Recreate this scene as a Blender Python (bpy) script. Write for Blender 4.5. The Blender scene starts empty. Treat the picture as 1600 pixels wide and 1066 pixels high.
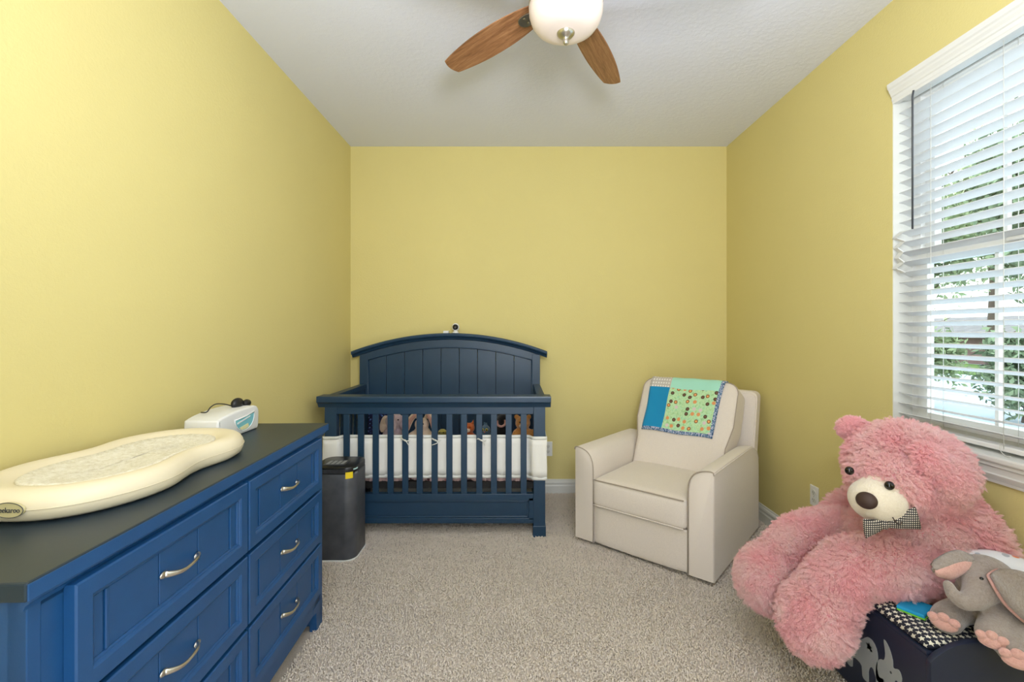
import bpy, bmesh, math, random
import numpy as np
from math import sin, cos, pi, radians, atan2, sqrt
from mathutils import Vector, Matrix
random.seed(7); rng = np.random.default_rng(7)
S = bpy.context.scene; COL = S.collection
def lin(c):
    c = c/255.0
    return c/12.92 if c <= 0.04045 else ((c+0.055)/1.055)**2.4
def rgb(r, g, b): return (lin(r), lin(g), lin(b), 1.0)

# ------------------------------------------------------------------ camera, world, lights, exposure
cam = bpy.data.cameras.new('camera'); camo = bpy.data.objects.new('camera', cam); COL.objects.link(camo)
camo.location = (0, 0, 1.275); camo.rotation_euler = (pi/2, 0, 0)
cam.sensor_width = 36; cam.lens = 725*36/1600; cam.shift_x = -7/1600; cam.shift_y = -15/1600
cam.clip_start = 0.02; S.camera = camo
w = bpy.data.worlds.new('sky'); S.world = w; w.use_nodes = True
wn = w.node_tree.nodes; wl = w.node_tree.links
bg = wn['Background']; bg.inputs[0].default_value = (0.86, 0.93, 1.0, 1); bg.inputs[1].default_value = 4.4
S.view_settings.view_transform = 'Standard'; S.view_settings.look = 'None'
S.view_settings.gamma = 1; S.view_settings.use_curve_mapping = False
S.view_settings.exposure = -0.12
def area(name, loc, rot, sx, sy, power, color=(1, 1, 1), portal=False):
    l = bpy.data.lights.new(name, 'AREA'); l.shape = 'RECTANGLE'; l.size = sx; l.size_y = sy
    l.energy = power; l.color = color
    if portal: l.cycles.is_portal = True
    o = bpy.data.objects.new(name, l); COL.objects.link(o); o.location = loc; o.rotation_euler = rot
    return o
# unseen fill lamp added beyond the doorway, and an unseen flash aimed at the ceiling
area('doorway_fill', (0.1, -0.95, 2.0), (radians(80), 0, 0), 1.3, 0.9, 9, (1.0, 0.98, 0.97))
area('bounced_flash', (0.25, 0.0, 1.85), (radians(180-38), 0, 0), 0.5, 0.4, 62, (0.92, 0.955, 1.0))

# ------------------------------------------------------------------ helpers
def tag(o, label=None, cat=None, group=None, kind=None):
    if label: o['label'] = label
    if cat: o['category'] = cat
    if group: o['group'] = group
    if kind: o['kind'] = kind
    return o
def thing(name, label, cat, loc=(0, 0, 0), rz=0, group=None):
    o = bpy.data.objects.new(name, None); COL.objects.link(o)
    o.empty_display_size = 0.05
    o.location = loc; o.rotation_euler = (0, 0, rz)
    return tag(o, label, cat, group)
def root_loc(o):
    v = Vector((0, 0, 0))
    while o is not None: v += Vector(o.location); o = o.parent
    return v
def link(name, me, mat, parent=None, smooth=False, world=True):
    """world=True: mesh coords are world coords (for un-rotated roots)"""
    if mat is not None: me.materials.append(mat)
    if smooth: me.polygons.foreach_set('use_smooth', [True]*len(me.polygons))
    o = bpy.data.objects.new(name, me); COL.objects.link(o)
    if parent is not None:
        o.parent = parent
        if world:
            me.transform(Matrix.Translation(-root_loc(parent)))
    return o
def fin(bm, name, mat, parent=None, smooth=False, world=True, autosmooth=None):
    bmesh.ops.recalc_face_normals(bm, faces=bm.faces[:])
    me = bpy.data.meshes.new(name); bm.to_mesh(me); bm.free()
    if autosmooth:
        me.polygons.foreach_set('use_smooth', [True]*len(me.polygons))
        try: me.set_sharp_from_angle(angle=radians(autosmooth))
        except Exception: pass
    return link(name, me, mat, parent, smooth, world)
def recenter(o):
    """move a top-level mesh's origin to the centre of its base"""
    me = o.data
    co = np.empty(len(me.vertices)*3); me.vertices.foreach_get('co', co); co = co.reshape(-1, 3)
    c = Vector(((co[:, 0].min()+co[:, 0].max())/2, (co[:, 1].min()+co[:, 1].max())/2, co[:, 2].min()))
    me.transform(Matrix.Translation(-c)); o.location = c
    return o
def bx(bm, x0, x1, y0, y1, z0, z1, bev=0.0, seg=2, M=None):
    b = bmesh.new()
    bmesh.ops.create_cube(b, size=1)
    for v in b.verts:
        v.co = Vector(((x0+x1)/2+v.co.x*(x1-x0), (y0+y1)/2+v.co.y*(y1-y0), (z0+z1)/2+v.co.z*(z1-z0)))
    if bev > 0: bmesh.ops.bevel(b, geom=b.edges[:], offset=bev, segments=seg, affect='EDGES', profile=0.5)
    if M is not None: b.transform(M)
    t = bpy.data.meshes.new('t'); b.to_mesh(t); b.free(); bm.from_mesh(t); bpy.data.meshes.remove(t)
    return bm
def box(*a, **k): return bx(bmesh.new(), *a, **k)
def prism(pts, axis, a0, a1, bev=0.0, M=None, bm=None):
    """extrude a 2D outline along axis. axis 'x': pts=(y,z); 'y': pts=(x,z); 'z': pts=(x,y)"""
    b = bmesh.new()
    def mk(p, a):
        return {'x': (a, p[0], p[1]), 'y': (p[0], a, p[1]), 'z': (p[0], p[1], a)}[axis]
    v0 = [b.verts.new(mk(p, a0)) for p in pts]; v1 = [b.verts.new(mk(p, a1)) for p in pts]
    n = len(pts)
    c0 = b.faces.new(v0); c1 = b.faces.new(v1[::-1])
    for i in range(n): b.faces.new((v0[i], v0[(i+1) % n], v1[(i+1) % n], v1[i]))
    bmesh.ops.recalc_face_normals(b, faces=b.faces[:])
    if bev > 0:
        es = [e for e in b.edges if (e.verts[0] in v0 and e.verts[1] in v0) or (e.verts[0] in v1 and e.verts[1] in v1)]
        bmesh.ops.bevel(b, geom=es, offset=bev, segments=2, affect='EDGES', profile=0.5)
    if M is not None: b.transform(M)
    if bm is None: return b
    t = bpy.data.meshes.new('t'); b.to_mesh(t); b.free(); bm.from_mesh(t); bpy.data.meshes.remove(t)
    return bm
def tube(bm, pts, r, n=8, caps=True, closed=False):
    pts = [Vector(p) for p in pts]; rings = []
    m = len(pts); prev = None
    for i, p in enumerate(pts):
        if closed: d = pts[(i+1) % m]-pts[i-1]
        else: d = (pts[min(i+1, m-1)]-pts[max(i-1, 0)])
        d.normalize()
        a = prev if prev is not None else (Vector((0, 0, 1)) if abs(d.z) < 0.9 else Vector((1, 0, 0)))
        a = (a-d*a.dot(d)).normalized(); b = d.cross(a); prev = a
        rr = r[i] if isinstance(r, (list, tuple)) else r
        if isinstance(rr, (list, tuple)): ra, rb = rr
        else: ra = rb = rr
        rings.append([bm.verts.new(p+a*cos(2*pi*k/n)*ra+b*sin(2*pi*k/n)*rb) for k in range(n)])
    for i in range(m if closed else m-1):
        A = rings[i]; B = rings[(i+1) % m]
        for k in range(n): bm.faces.new((A[k], A[(k+1) % n], B[(k+1) % n], B[k]))
    if caps and not closed:
        bm.faces.new(rings[0][::-1]); bm.faces.new(rings[-1])
    return bm
def lathe(profile, n=32, M=None, bm=None):
    b = bm or bmesh.new(); rings = []
    for r, z in profile:
        if r < 1e-5: rings.append([b.verts.new(M @ Vector((0, 0, z)) if M else (0, 0, z))])
        else:
            row = []
            for k in range(n):
                p = Vector((r*cos(2*pi*k/n), r*sin(2*pi*k/n), z))
                row.append(b.verts.new(M @ p if M else p))
            rings.append(row)
    for A, B in zip(rings, rings[1:]):
        for k in range(n):
            if len(A) == 1 and len(B) == 1: break
            if len(A) == 1: b.faces.new((A[0], B[(k+1) % n], B[k]))
            elif len(B) == 1: b.faces.new((A[k], A[(k+1) % n], B[0]))
            else: b.faces.new((A[k], A[(k+1) % n], B[(k+1) % n], B[k]))
    return b
def ell(bm, c, r, rot=(0, 0, 0), seg=20, ring=14):
    from mathutils import Euler
    M = Matrix.Translation(Vector(c)) @ Euler(rot).to_matrix().to_4x4() @ Matrix.Diagonal((r[0], r[1], r[2], 1)) if not isinstance(r, float) else Matrix.Translation(Vector(c)) @ Matrix.Diagonal((r, r, r, 1))
    bmesh.ops.create_uvsphere(bm, u_segments=seg, v_segments=ring, radius=1, matrix=M)
    return bm
def chain(bm, pts, n=16):
    """capsule chain: pts = [(x,y,z,r),...] closed with round caps, densely resampled"""
    P = []
    for i in range(len(pts)-1):
        a = np.array(pts[i]); b = np.array(pts[i+1])
        for t in np.linspace(0, 1, 7)[:-1]: P.append(a+(b-a)*t)
    P.append(np.array(pts[-1])); P = np.array(P)
    for _ in range(3): P[1:-1] = (P[:-2]+2*P[1:-1]+P[2:])/4
    tube(bm, [p[:3] for p in P], [float(p[3]) for p in P], n)
    ell(bm, P[0][:3], float(P[0][3])); ell(bm, P[-1][:3], float(P[-1][3]))
    return bm
def blob(bm, name, mat, parent, voxel=0.01, smooth=4, world=True):
    """union of overlapping closed pieces into one smooth continuous skin"""
    bmesh.ops.recalc_face_normals(bm, faces=bm.faces[:])
    me = bpy.data.meshes.new('tmp'); bm.to_mesh(me); bm.free()
    o = bpy.data.objects.new('tmp', me); COL.objects.link(o)
    m = o.modifiers.new('r', 'REMESH'); m.mode = 'VOXEL'; m.voxel_size = voxel
    if smooth:
        s = o.modifiers.new('s', 'SMOOTH'); s.iterations = smooth; s.factor = 0.6
    dg = bpy.context.evaluated_depsgraph_get(); dg.update()
    me2 = bpy.data.meshes.new_from_object(o.evaluated_get(dg)); me2.name = name
    bpy.data.objects.remove(o); bpy.data.meshes.remove(me)
    me2.materials.clear()
    return link(name, me2, mat, parent, True, world)
def cushion(hx, hy, hz, r, puff=0.0, n=14, puffz=True, M=None):
    """rounded, softly puffed box centred at the origin"""
    b = bmesh.new(); bmesh.ops.create_cube(b, size=2)
    bmesh.ops.subdivide_edges(b, edges=b.edges[:], cuts=n, use_grid_fill=True)
    for v in b.verts:
        a, c, e = v.co.x, v.co.y, v.co.z
        p = Vector((a*hx, c*hy, e*hz))
        q = Vector((max(-hx+r, min(hx-r, p.x)), max(-hy+r, min(hy-r, p.y)), max(-hz+r, min(hz-r, p.z))))
        d = p-q
        if d.length > 1e-9:
            s = max(abs(d.x), abs(d.y), abs(d.z))
            p = q+d.normalized()*min(r, s if s < r else r)
        if puff: p.z += puff*(1-a*a)*(1-c*c)*e
        if puff: p.y += puff*0.5*(1-a*a)*(1-e*e)*c; p.x += puff*0.3*(1-c*c)*(1-e*e)*a
        v.co = p
    if M is not None: b.transform(M)
    return b
def arc(cx, cy, r, a0, a1, n, ry=None):
    ry = r if ry is None else ry
    return [(cx+r*cos(radians(a0+(a1-a0)*i/n)), cy+ry*sin(radians(a0+(a1-a0)*i/n))) for i in range(n+1)]
def spline(pts, n=12):
    """Catmull-Rom resampling"""
    P = [np.array(p, float) for p in pts]; out = []
    for i in range(len(P)-1):
        p0 = P[max(i-1, 0)]; p1 = P[i]; p2 = P[i+1]; p3 = P[min(i+2, len(P)-1)]
        for k in range(n):
            t = k/n
            out.append(0.5*((2*p1)+(-p0+p2)*t+(2*p0-5*p1+4*p2-p3)*t*t+(-p0+3*p1-3*p2+p3)*t**3))
    out.append(P[-1]); return [tuple(p) for p in out]

# ------------------------------------------------------------------ materials
class NT:
    def __init__(s, name):
        s.m = bpy.data.materials.new(name); s.m.use_nodes = True
        s.n = s.m.node_tree.nodes; s.l = s.m.node_tree.links
        s.p = s.n['Principled BSDF']; s.out = s.n['Material Output']
    def node(s, t, **k):
        n = s.n.new(t)
        for a, v in k.items():
            if a.startswith('i_'):
                n.inputs[a[2:].replace('_', ' ')].default_value = v
            else: setattr(n, a, v)
        return n
    def link(s, a, b): s.l.new(a, b)
    def math(s, op, a, b=None, c=None):
        n = s.n.new('ShaderNodeMath'); n.operation = op
        for i, x in enumerate((a, b, c)):
            if x is None: continue
            if isinstance(x, (int, float)): n.inputs[i].default_value = x
            else: s.l.new(x, n.inputs[i])
        return n.outputs[0]
    def mix(s, fac, a, b):
        n = s.n.new('ShaderNodeMix'); n.data_type = 'RGBA'
        for i, x in ((0, fac), (6, a), (7, b)):
            if isinstance(x, (int, float, tuple)): n.inputs[i].default_value = x
            else: s.l.new(x, n.inputs[i])
        return n.outputs[2]
    def coord(s, kind='Object'):
        return s.n.new('ShaderNodeTexCoord').outputs[kind]
    def noise(s, scale, detail=3, rough=0.5, vec=None, dist=0.0):
        n = s.n.new('ShaderNodeTexNoise'); n.inputs['Scale'].default_value = scale
        n.inputs['Detail'].default_value = detail; n.inputs['Roughness'].default_value = rough
        n.inputs['Distortion'].default_value = dist
        s.l.new(vec if vec is not None else s.coord(), n.inputs['Vector'])
        return n
    def ramp(s, fac, stops):
        n = s.n.new('ShaderNodeValToRGB'); e = n.color_ramp.elements
        while len(e) < len(stops): e.new(0.5)
        for i, (p, c) in enumerate(stops): e[i].position = p; e[i].color = c
        s.l.new(fac, n.inputs[0]); return n.outputs[0]
    def bump(s, h, strength=0.2, dist=0.01):
        n = s.n.new('ShaderNodeBump'); n.inputs['Strength'].default_value = strength
        n.inputs['Distance'].default_value = dist
        s.l.new(h, n.inputs['Height']); s.l.new(n.outputs[0], s.p.inputs['Normal'])
def scl(c, f): return (min(c[0]*f, 1), min(c[1]*f, 1), min(c[2]*f, 1), 1)
def mat(name, c, rough=0.6, var=0.08, vs=8.0, bs=0.0, bd=0.002, bscale=60, metal=0, sheen=0, coat=0, spec=0.5):
    t = NT(name); nz = t.noise(vs, 3)
    t.link(t.ramp(nz.outputs[0], [(0.3, scl(c, 1-var)), (0.7, scl(c, 1+var))]), t.p.inputs['Base Color'])
    t.p.inputs['Roughness'].default_value = rough; t.p.inputs['Metallic'].default_value = metal
    t.p.inputs['Specular IOR Level'].default_value = spec
    if sheen: t.p.inputs['Sheen Weight'].default_value = sheen; t.p.inputs['Sheen Roughness'].default_value = 0.6
    if coat: t.p.inputs['Coat Weight'].default_value = coat
    if bs: t.bump(t.noise(bscale, 3, 0.6).outputs[0], bs, bd)
    return t.m
M = {}
M['wall'] = mat('yellow_wall_paint', rgb(220, 206, 140), 0.75, 0.015, 1.5, 0.35, 0.003, 110, spec=0.25)
def ceiling_mat():
    t = NT('textured_ceiling_paint')
    v = t.noise(38, 5, 0.65); w2 = t.noise(130, 3, 0.6)
    t.p.inputs['Base Color'].default_value = rgb(228, 231, 248); t.p.inputs['Roughness'].default_value = 0.9
    t.p.inputs['Specular IOR Level'].default_value = 0.1
    h = t.math('ADD', t.ramp(v.outputs[0], [(0.45, (0, 0, 0, 1)), (0.6, (1, 1, 1, 1))]), t.math('MULTIPLY', w2.outputs[0], 0.5))
    t.bump(h, 0.2, 0.003); return t.m
M['ceiling'] = ceiling_mat()
M['trim'] = mat('white_trim_paint', rgb(222, 222, 216), 0.4, 0.02)
M['white'] = mat('white_plastic', rgb(232, 232, 230), 0.35, 0.02)
def carpet(name, base):
    t = NT(name)
    a = t.noise(170, 3, 0.7); b = t.noise(2.2, 4, 0.6)
    c = t.mix(t.ramp(a.outputs[0], [(0.32, (0, 0, 0, 1)), (0.68, (1, 1, 1, 1))]), scl(base, 0.8), scl(base, 1.18))
    c2 = t.mix(t.ramp(b.outputs[0], [(0.35, (0, 0, 0, 1)), (0.7, (1, 1, 1, 1))]), scl(base, 0.85), scl(base, 1.1))
    m = t.n.new('ShaderNodeMix'); m.data_type = 'RGBA'; m.inputs[0].default_value = 0.35
    t.link(c, m.inputs[6]); t.link(c2, m.inputs[7]); t.link(m.outputs[2], t.p.inputs['Base Color'])
    t.p.inputs['Roughness'].default_value = 0.95; t.p.inputs['Specular IOR Level'].default_value = 0.1
    t.bump(a.outputs[0], 0.6, 0.006)
    return t.m
M['carpet'] = carpet('carpet_backing', rgb(208, 196, 184))
M['pile'] = carpet('carpet_fibre', rgb(238, 226, 213))
def painted(name, c, rough=0.38):
    t = NT(name); a = t.noise(9, 4, 0.6); b = t.noise(260, 2)
    t.link(t.ramp(a.outputs[0], [(0.3, scl(c, 0.93)), (0.7, scl(c, 1.08))]), t.p.inputs['Base Color'])
    t.p.inputs['Roughness'].default_value = rough; t.bump(b.outputs[0], 0.12, 0.001)
    return t.m
M['navy'] = painted('navy_blue_paint', rgb(24, 75, 126), 0.42)
M['cribnavy'] = painted('dark_navy_paint', rgb(31, 59, 84), 0.36)
def dresser_top():
    t = NT('worn_navy_top_paint'); c = rgb(28, 46, 60)
    a = t.noise(5, 5, 0.7); 
    t.link(t.ramp(a.outputs[0], [(0.3, scl(c, 0.9)), (0.7, scl(c, 1.1))]), t.p.inputs['Base Color'])
    t.p.inputs['Roughness'].default_value = 0.4
    return t.m
M['dtop'] = dresser_top()
M['nickel'] = mat('brushed_nickel', rgb(200, 196, 188), 0.28, 0.04, 40, metal=1)
M['black'] = mat('black_plastic', rgb(24, 24, 26), 0.35, 0.1)
M['darkgrey'] = mat('charcoal_plastic', rgb(66, 68, 74), 0.45, 0.1, 6)
M['frame_black'] = mat('dark_bed_frame', rgb(20, 17, 16), 0.6, 0.1)
def fabric(name, c, sc=420, var=0.14, sheen=0.25, dark=0.8):
    t = NT(name); co = t.coord()
    sx = t.node('ShaderNodeMapping'); t.link(co, sx.inputs['Vector']); sx.inputs['Scale'].default_value = (1, 1, 2.6)
    a = t.noise(sc, 2, 0.7, sx.outputs[0])
    sy = t.node('ShaderNodeMapping'); t.link(co, sy.inputs['Vector']); sy.inputs['Scale'].default_value = (2.6, 2.6, 1)
    b = t.noise(sc*0.8, 2, 0.7, sy.outputs[0])
    h = t.math('MULTIPLY', t.math('ADD', a.outputs[0], b.outputs[0]), 0.5)
    t.link(t.ramp(h, [(0.36, scl(c, dark)), (0.62, scl(c, 1+var*0.6))]), t.p.inputs['Base Color'])
    t.p.inputs['Roughness'].default_value = 0.85; t.p.inputs['Specular IOR Level'].default_value = 0.2
    t.p.inputs['Sheen Weight'].default_value = sheen
    t.bump(h, 0.35, 0.002); return t.m
M['linen'] = fabric('oatmeal_upholstery', rgb(230, 219, 207))
M['welt'] = fabric('taupe_piping', rgb(172, 158, 142))
M['bumper'] = fabric('white_mesh_liner', rgb(240, 238, 232), 500, 0.05, 0.1, 0.93)
M['foam'] = mat('cream_foam_skin', rgb(238, 226, 196), 0.42, 0.02, 4)
def quilt_pad():
    t = NT('cream_textured_pad'); n = t.noise(70, 4, 0.75, dist=0.4)
    t.link(t.ramp(n.outputs[0], [(0.35, rgb(226, 218, 192)), (0.6, rgb(248, 243, 226))]), t.p.inputs['Base Color'])
    t.p.inputs['Roughness'].default_value = 0.8; t.bump(n.outputs[0], 0.7, 0.006); return t.m
M['padtop'] = quilt_pad()
def wood():
    t = NT('walnut_blade_veneer'); co = t.coord()
    mp = t.node('ShaderNodeMapping'); t.link(co, mp.inputs['Vector']); mp.inputs['Scale'].default_value = (0.7, 9, 9)
    n = t.noise(6, 6, 0.65, mp.outputs[0], 0.6); n2 = t.noise(40, 4, 0.6, mp.outputs[0])
    h = t.math('ADD', t.math('MULTIPLY', n.outputs[0], 0.75), t.math('MULTIPLY', n2.outputs[0], 0.25))
    t.link(t.ramp(h, [(0.33, rgb(104, 68, 44)), (0.5, rgb(152, 106, 72)), (0.68, rgb(184, 138, 100))]), t.p.inputs['Base Color'])
    t.p.inputs['Roughness'].default_value = 0.45; return t.m
M['wood'] = wood()
def bowl_glass():
    t = NT('frosted_light_glass')
    t.p.inputs['Base Color'].default_value = rgb(228, 214, 206); t.p.inputs['Roughness'].default_value = 0.3
    t.p.inputs['Emission Color'].default_value = (1.0, 0.88, 0.8, 1); t.p.inputs['Emission Strength'].default_value = 0.10
    return t.m
M['bowl'] = bowl_glass()
def glass_mat():
    t = NT('window_glass')
    tr = t.node('ShaderNodeBsdfTransparent'); tr.inputs[0].default_value = (0.93, 0.96, 0.95, 1)
    gl = t.node('ShaderNodeBsdfGlossy'); gl.inputs['Roughness'].default_value = 0.02
    lw = t.node('ShaderNodeFresnel'); lw.inputs[0].default_value = 1.45
    mx = t.node('ShaderNodeMixShader'); geo = t.node('ShaderNodeNewGeometry')
    t.link(t.math('MULTIPLY', lw.outputs[0], t.math('SUBTRACT', 1.0, geo.outputs['Backfacing'])), mx.inputs[0]); t.link(tr.outputs[0], mx.inputs[1]); t.link(gl.outputs[0], mx.inputs[2])
    t.link(mx.outputs[0], t.out.inputs['Surface']); return t.m
M['glass'] = glass_mat()
def slat_mat():
    t = NT('white_blind_slat'); t.p.inputs['Base Color'].default_value = rgb(232, 234, 236); t.p.inputs['Roughness'].default_value = 0.35
    tl = t.node('ShaderNodeBsdfTranslucent'); tl.inputs[0].default_value = rgb(225, 232, 240)
    mx = t.node('ShaderNodeMixShader'); mx.inputs[0].default_value = 0.08
    t.link(t.p.outputs[0], mx.inputs[1]); t.link(tl.outputs[0], mx.inputs[2]); t.link(mx.outputs[0], t.out.inputs['Surface'])
    return t.m
M['slat'] = slat_mat()
def plush(name, c, c2=None, sc=60):
    t = NT(name); n = t.noise(sc, 4, 0.7, dist=0.6); n2 = t.noise(7, 3)
    c2 = c2 or scl(c, 0.72)
    a = t.ramp(n.outputs[0], [(0.34, c2), (0.62, c)])
    b = t.ramp(n2.outputs[0], [(0.35, scl(c2, 1.05)), (0.65, c)])
    t.link(t.mix(0.35, a, b), t.p.inputs['Base Color'])
    t.p.inputs['Roughness'].default_value = 0.9; t.p.inputs['Specular IOR Level'].default_value = 0.15
    t.p.inputs['Sheen Weight'].default_value = 0.5; t.bump(n.outputs[0], 0.6, 0.006); return t.m
M['pink'] = plush('pink_plush', rgb(250, 194, 198), rgb(242, 170, 178))
M['pinkfur'] = mat('pink_fur', rgb(255, 210, 212), 0.8, 0.08, 12, sheen=0.3, spec=0.25)
def fur_mat():
    t = NT('pink_fur'); n = t.noise(9, 3, 0.6)
    c = t.ramp(n.outputs[0], [(0.35, rgb(254, 206, 210)), (0.65, rgb(255, 229, 227))])
    t.link(c, t.p.inputs['Base Color']); t.p.inputs['Roughness'].default_value = 0.7; t.p.inputs['Specular IOR Level'].default_value = 0.3
    t.p.inputs['Sheen Weight'].default_value = 0.3
    tl = t.node('ShaderNodeBsdfTranslucent'); t.link(c, tl.inputs[0])
    mx = t.node('ShaderNodeMixShader'); mx.inputs[0].default_value = 0.4
    t.link(t.p.outputs[0], mx.inputs[1]); t.link(tl.outputs[0], mx.inputs[2]); t.link(mx.outputs[0], t.out.inputs['Surface']); return t.m
M['pinkfur'] = fur_mat()
M['muzzle'] = plush('cream_short_plush', rgb(240, 228, 206), rgb(228, 212, 188), 200)
M['brownnose'] = mat('dark_brown_felt', rgb(62, 42, 34), 0.6)
M['eye'] = mat('black_bead', rgb(12, 10, 10), 0.08)
M['grey'] = plush('taupe_plush', rgb(164, 152, 144), rgb(138, 126, 118), 150)
M['palepink'] = plush('pale_pink_plush', rgb(222, 176, 164), rgb(204, 150, 140), 180)
M['box'] = painted('midnight_navy_paint', rgb(30, 38, 58), 0.4)
M['decal'] = mat('grey_print', rgb(150, 154, 152), 0.6, 0.03)
M['decalblue'] = mat('blue_grey_print', rgb(120, 140, 156), 0.6, 0.03)
def gingham():
    t = NT('black_white_gingham'); co = t.coord()
    s = t.node('ShaderNodeSeparateXYZ'); t.link(co, s.inputs[0])
    u = t.math('ADD', t.math('MULTIPLY', s.outputs[0], 1.0), t.math('MULTIPLY', s.outputs[1], -0.9))
    k = 150.0
    a = t.math('GREATER_THAN', t.math('FRACT', t.math('MULTIPLY', u, k)), 0.5)
    b = t.math('GREATER_THAN', t.math('FRACT', t.math('MULTIPLY', s.outputs[2], k)), 0.5)
    f = t.math('MULTIPLY', t.math('ADD', a, b), 0.5)
    t.link(t.ramp(f, [(0.0, rgb(225, 215, 200)), (0.5, rgb(60, 56, 56)), (1.0, rgb(20, 20, 24))]), t.p.inputs['Base Color'])
    t.p.inputs['Roughness'].default_value = 0.8; return t.m
M['gingham'] = gingham()
def stars():
    t = NT('navy_star_cotton'); co = t.coord()
    mp = t.node('ShaderNodeMapping'); t.link(co, mp.inputs['Vector']); mp.inputs['Scale'].default_value = (1/0.0195,)*3
    s = t.node('ShaderNodeSeparateXYZ'); t.link(mp.outputs[0], s.inputs[0])
    # side faces use z as the second coordinate
    Y = t.math('ADD', s.outputs[1], t.math('MULTIPLY', s.outputs[2], 0.7))
    X = t.math('ADD', s.outputs[0], t.math('MULTIPLY', s.outputs[2], 0.7))
    row = t.math('FLOOR', Y); off = t.math('MULTIPLY', t.math('MODULO', t.math('ADD', row, 100), 2.0), 0.5)
    fx = t.math('SUBTRACT', t.math('FRACT', t.math('ADD', X, off)), 0.5)
    fy = t.math('SUBTRACT', t.math('FRACT', Y), 0.5)
    r = t.math('SQRT', t.math('ADD', t.math('MULTIPLY', fx, fx), t.math('MULTIPLY', fy, fy)))
    an = t.math('ABSOLUTE', t.math('ARCTAN2', fx, t.math('MULTIPLY', fy, -1.0)))
    seg = 2*pi/5
    th = t.math('PINGPONG', an, seg/2)
    d = t.math('MULTIPLY', r, t.math('ADD', t.math('COSINE', th), t.math('MULTIPLY', t.math('SINE', th), 2.2)))
    m = t.math('LESS_THAN', d, 0.47)
    t.link(t.mix(m, rgb(26, 30, 46), rgb(226, 222, 205)), t.p.inputs['Base Color'])
    t.p.inputs['Roughness'].default_value = 0.75; return t.m
M['stars'] = stars()
def speckle(name, base, dots, scale=60, thr=0.35, rough=0.85):
    t = NT(name); v = t.node('ShaderNodeTexVoronoi'); v.inputs['Scale'].default_value = scale
    t.link(t.coord(), v.inputs['Vector'])
    m = t.math('LESS_THAN', v.outputs['Distance'], thr)
    sp = t.node('ShaderNodeSeparateColor'); t.link(v.outputs['Color'], sp.inputs[0])
    n = len(dots); cr = t.ramp(sp.outputs[0], [(i/n, d) for i, d in enumerate(dots)])
    t.n[-1].color_ramp.interpolation = 'CONSTANT'
    t.link(t.mix(m, base, cr), t.p.inputs['Base Color']); t.p.inputs['Roughness'].default_value = rough
    return t.m
M['bluefloral'] = speckle('navy_floral_fabric', rgb(22, 26, 62), [rgb(60, 90, 160), rgb(30, 40, 90), rgb(120, 150, 200), rgb(40, 60, 130)], 70, 0.4)
M['pinksheet'] = speckle('pink_printed_sheet', rgb(232, 196, 192), [rgb(240, 214, 210), rgb(214, 150, 150), rgb(110, 56, 60), rgb(236, 200, 196)], 26, 0.28)
M['whiteprint'] = speckle('white_printed_vinyl', rgb(222, 224, 228), [rgb(222, 224, 228), rgb(225, 130, 90), rgb(170, 176, 184), rgb(70, 80, 90)], 34, 0.3, 0.3)

# ------------------------------------------------------------------ room shell
XL, XR, YB, YF, ZC = -1.305, 1.653, 3.65, -0.35, 2.73
WY0, WY1, WZ0, WZ1 = 1.14, 2.04, 0.85, 2.33
def struct(o, label=None):
    o['kind'] = 'structure'
    if label: o['label'] = label
    return o
struct(fin(box(XL-0.12, XR+0.14, YF-0.12, YB+0.12, -0.12, 0), 'floor', M['carpet']), 'beige grey cut pile carpet floor')
struct(fin(box(XL-0.12, XR+0.14, YF-0.12, YB+0.12, ZC, ZC+0.12), 'ceiling', M['ceiling']), 'light grey textured ceiling')
struct(fin(box(XL-0.12, XL, YF-0.12, YB+0.12, 0, ZC), 'wall_left', M['wall']), 'yellow painted wall behind the dresser')
struct(fin(box(XL, XR, YB, YB+0.12, 0, ZC), 'wall_back', M['wall']), 'yellow painted wall behind crib and armchair')
b = box(XR, XR+0.14, YF-0.12, -0.05, 0, ZC); bx(b, XR, XR+0.14, 0.85, WY0, 0, ZC); bx(b, XR, XR+0.14, -0.05, 0.85, 0, WZ0-0.03); bx(b, XR, XR+0.14, -0.05, 0.85, WZ1, ZC); bx(b, XR, XR+0.14, WY1, YB+0.12, 0, ZC)
bx(b, XR, XR+0.14, WY0, WY1, 0, WZ0-0.03); bx(b, XR, XR+0.14, WY0, WY1, WZ1, ZC)
struct(fin(b, 'wall_right', M['wall']), 'yellow painted wall with the window')
b = box(XL, -0.5, YF-0.12, YF, 0, ZC); bx(b, 0.5, XR, YF-0.12, YF, 0, ZC); bx(b, -0.5, 0.5, YF-0.12, YF, 2.25, ZC)
struct(fin(b, 'wall_front', M['wall']), 'yellow wall with the doorway')
# baseboards with a stepped profile
prof = [(0, 0), (0.016, 0), (0.016, 0.062), (0.012, 0.070), (0.012, 0.082), (0.015, 0.086), (0.012, 0.097), (0.006, 0.104), (0.004, 0.112), (0, 0.114)]
b = prism([(YB-d, z) for d, z in prof], 'x', XL, XR); struct(fin(b, 'baseboard_back', M['trim']), 'white moulded baseboard on back wall')
b = prism([(XR-d, z) for d, z in prof], 'y', YF, YB); struct(fin(b, 'baseboard_right', M['trim']), 'white moulded baseboard under the window')
b = prism([(XL+d, z) for d, z in prof], 'y', YF, YB); struct(fin(b, 'baseboard_left', M['trim']), 'white moulded baseboard behind the dresser')

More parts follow.
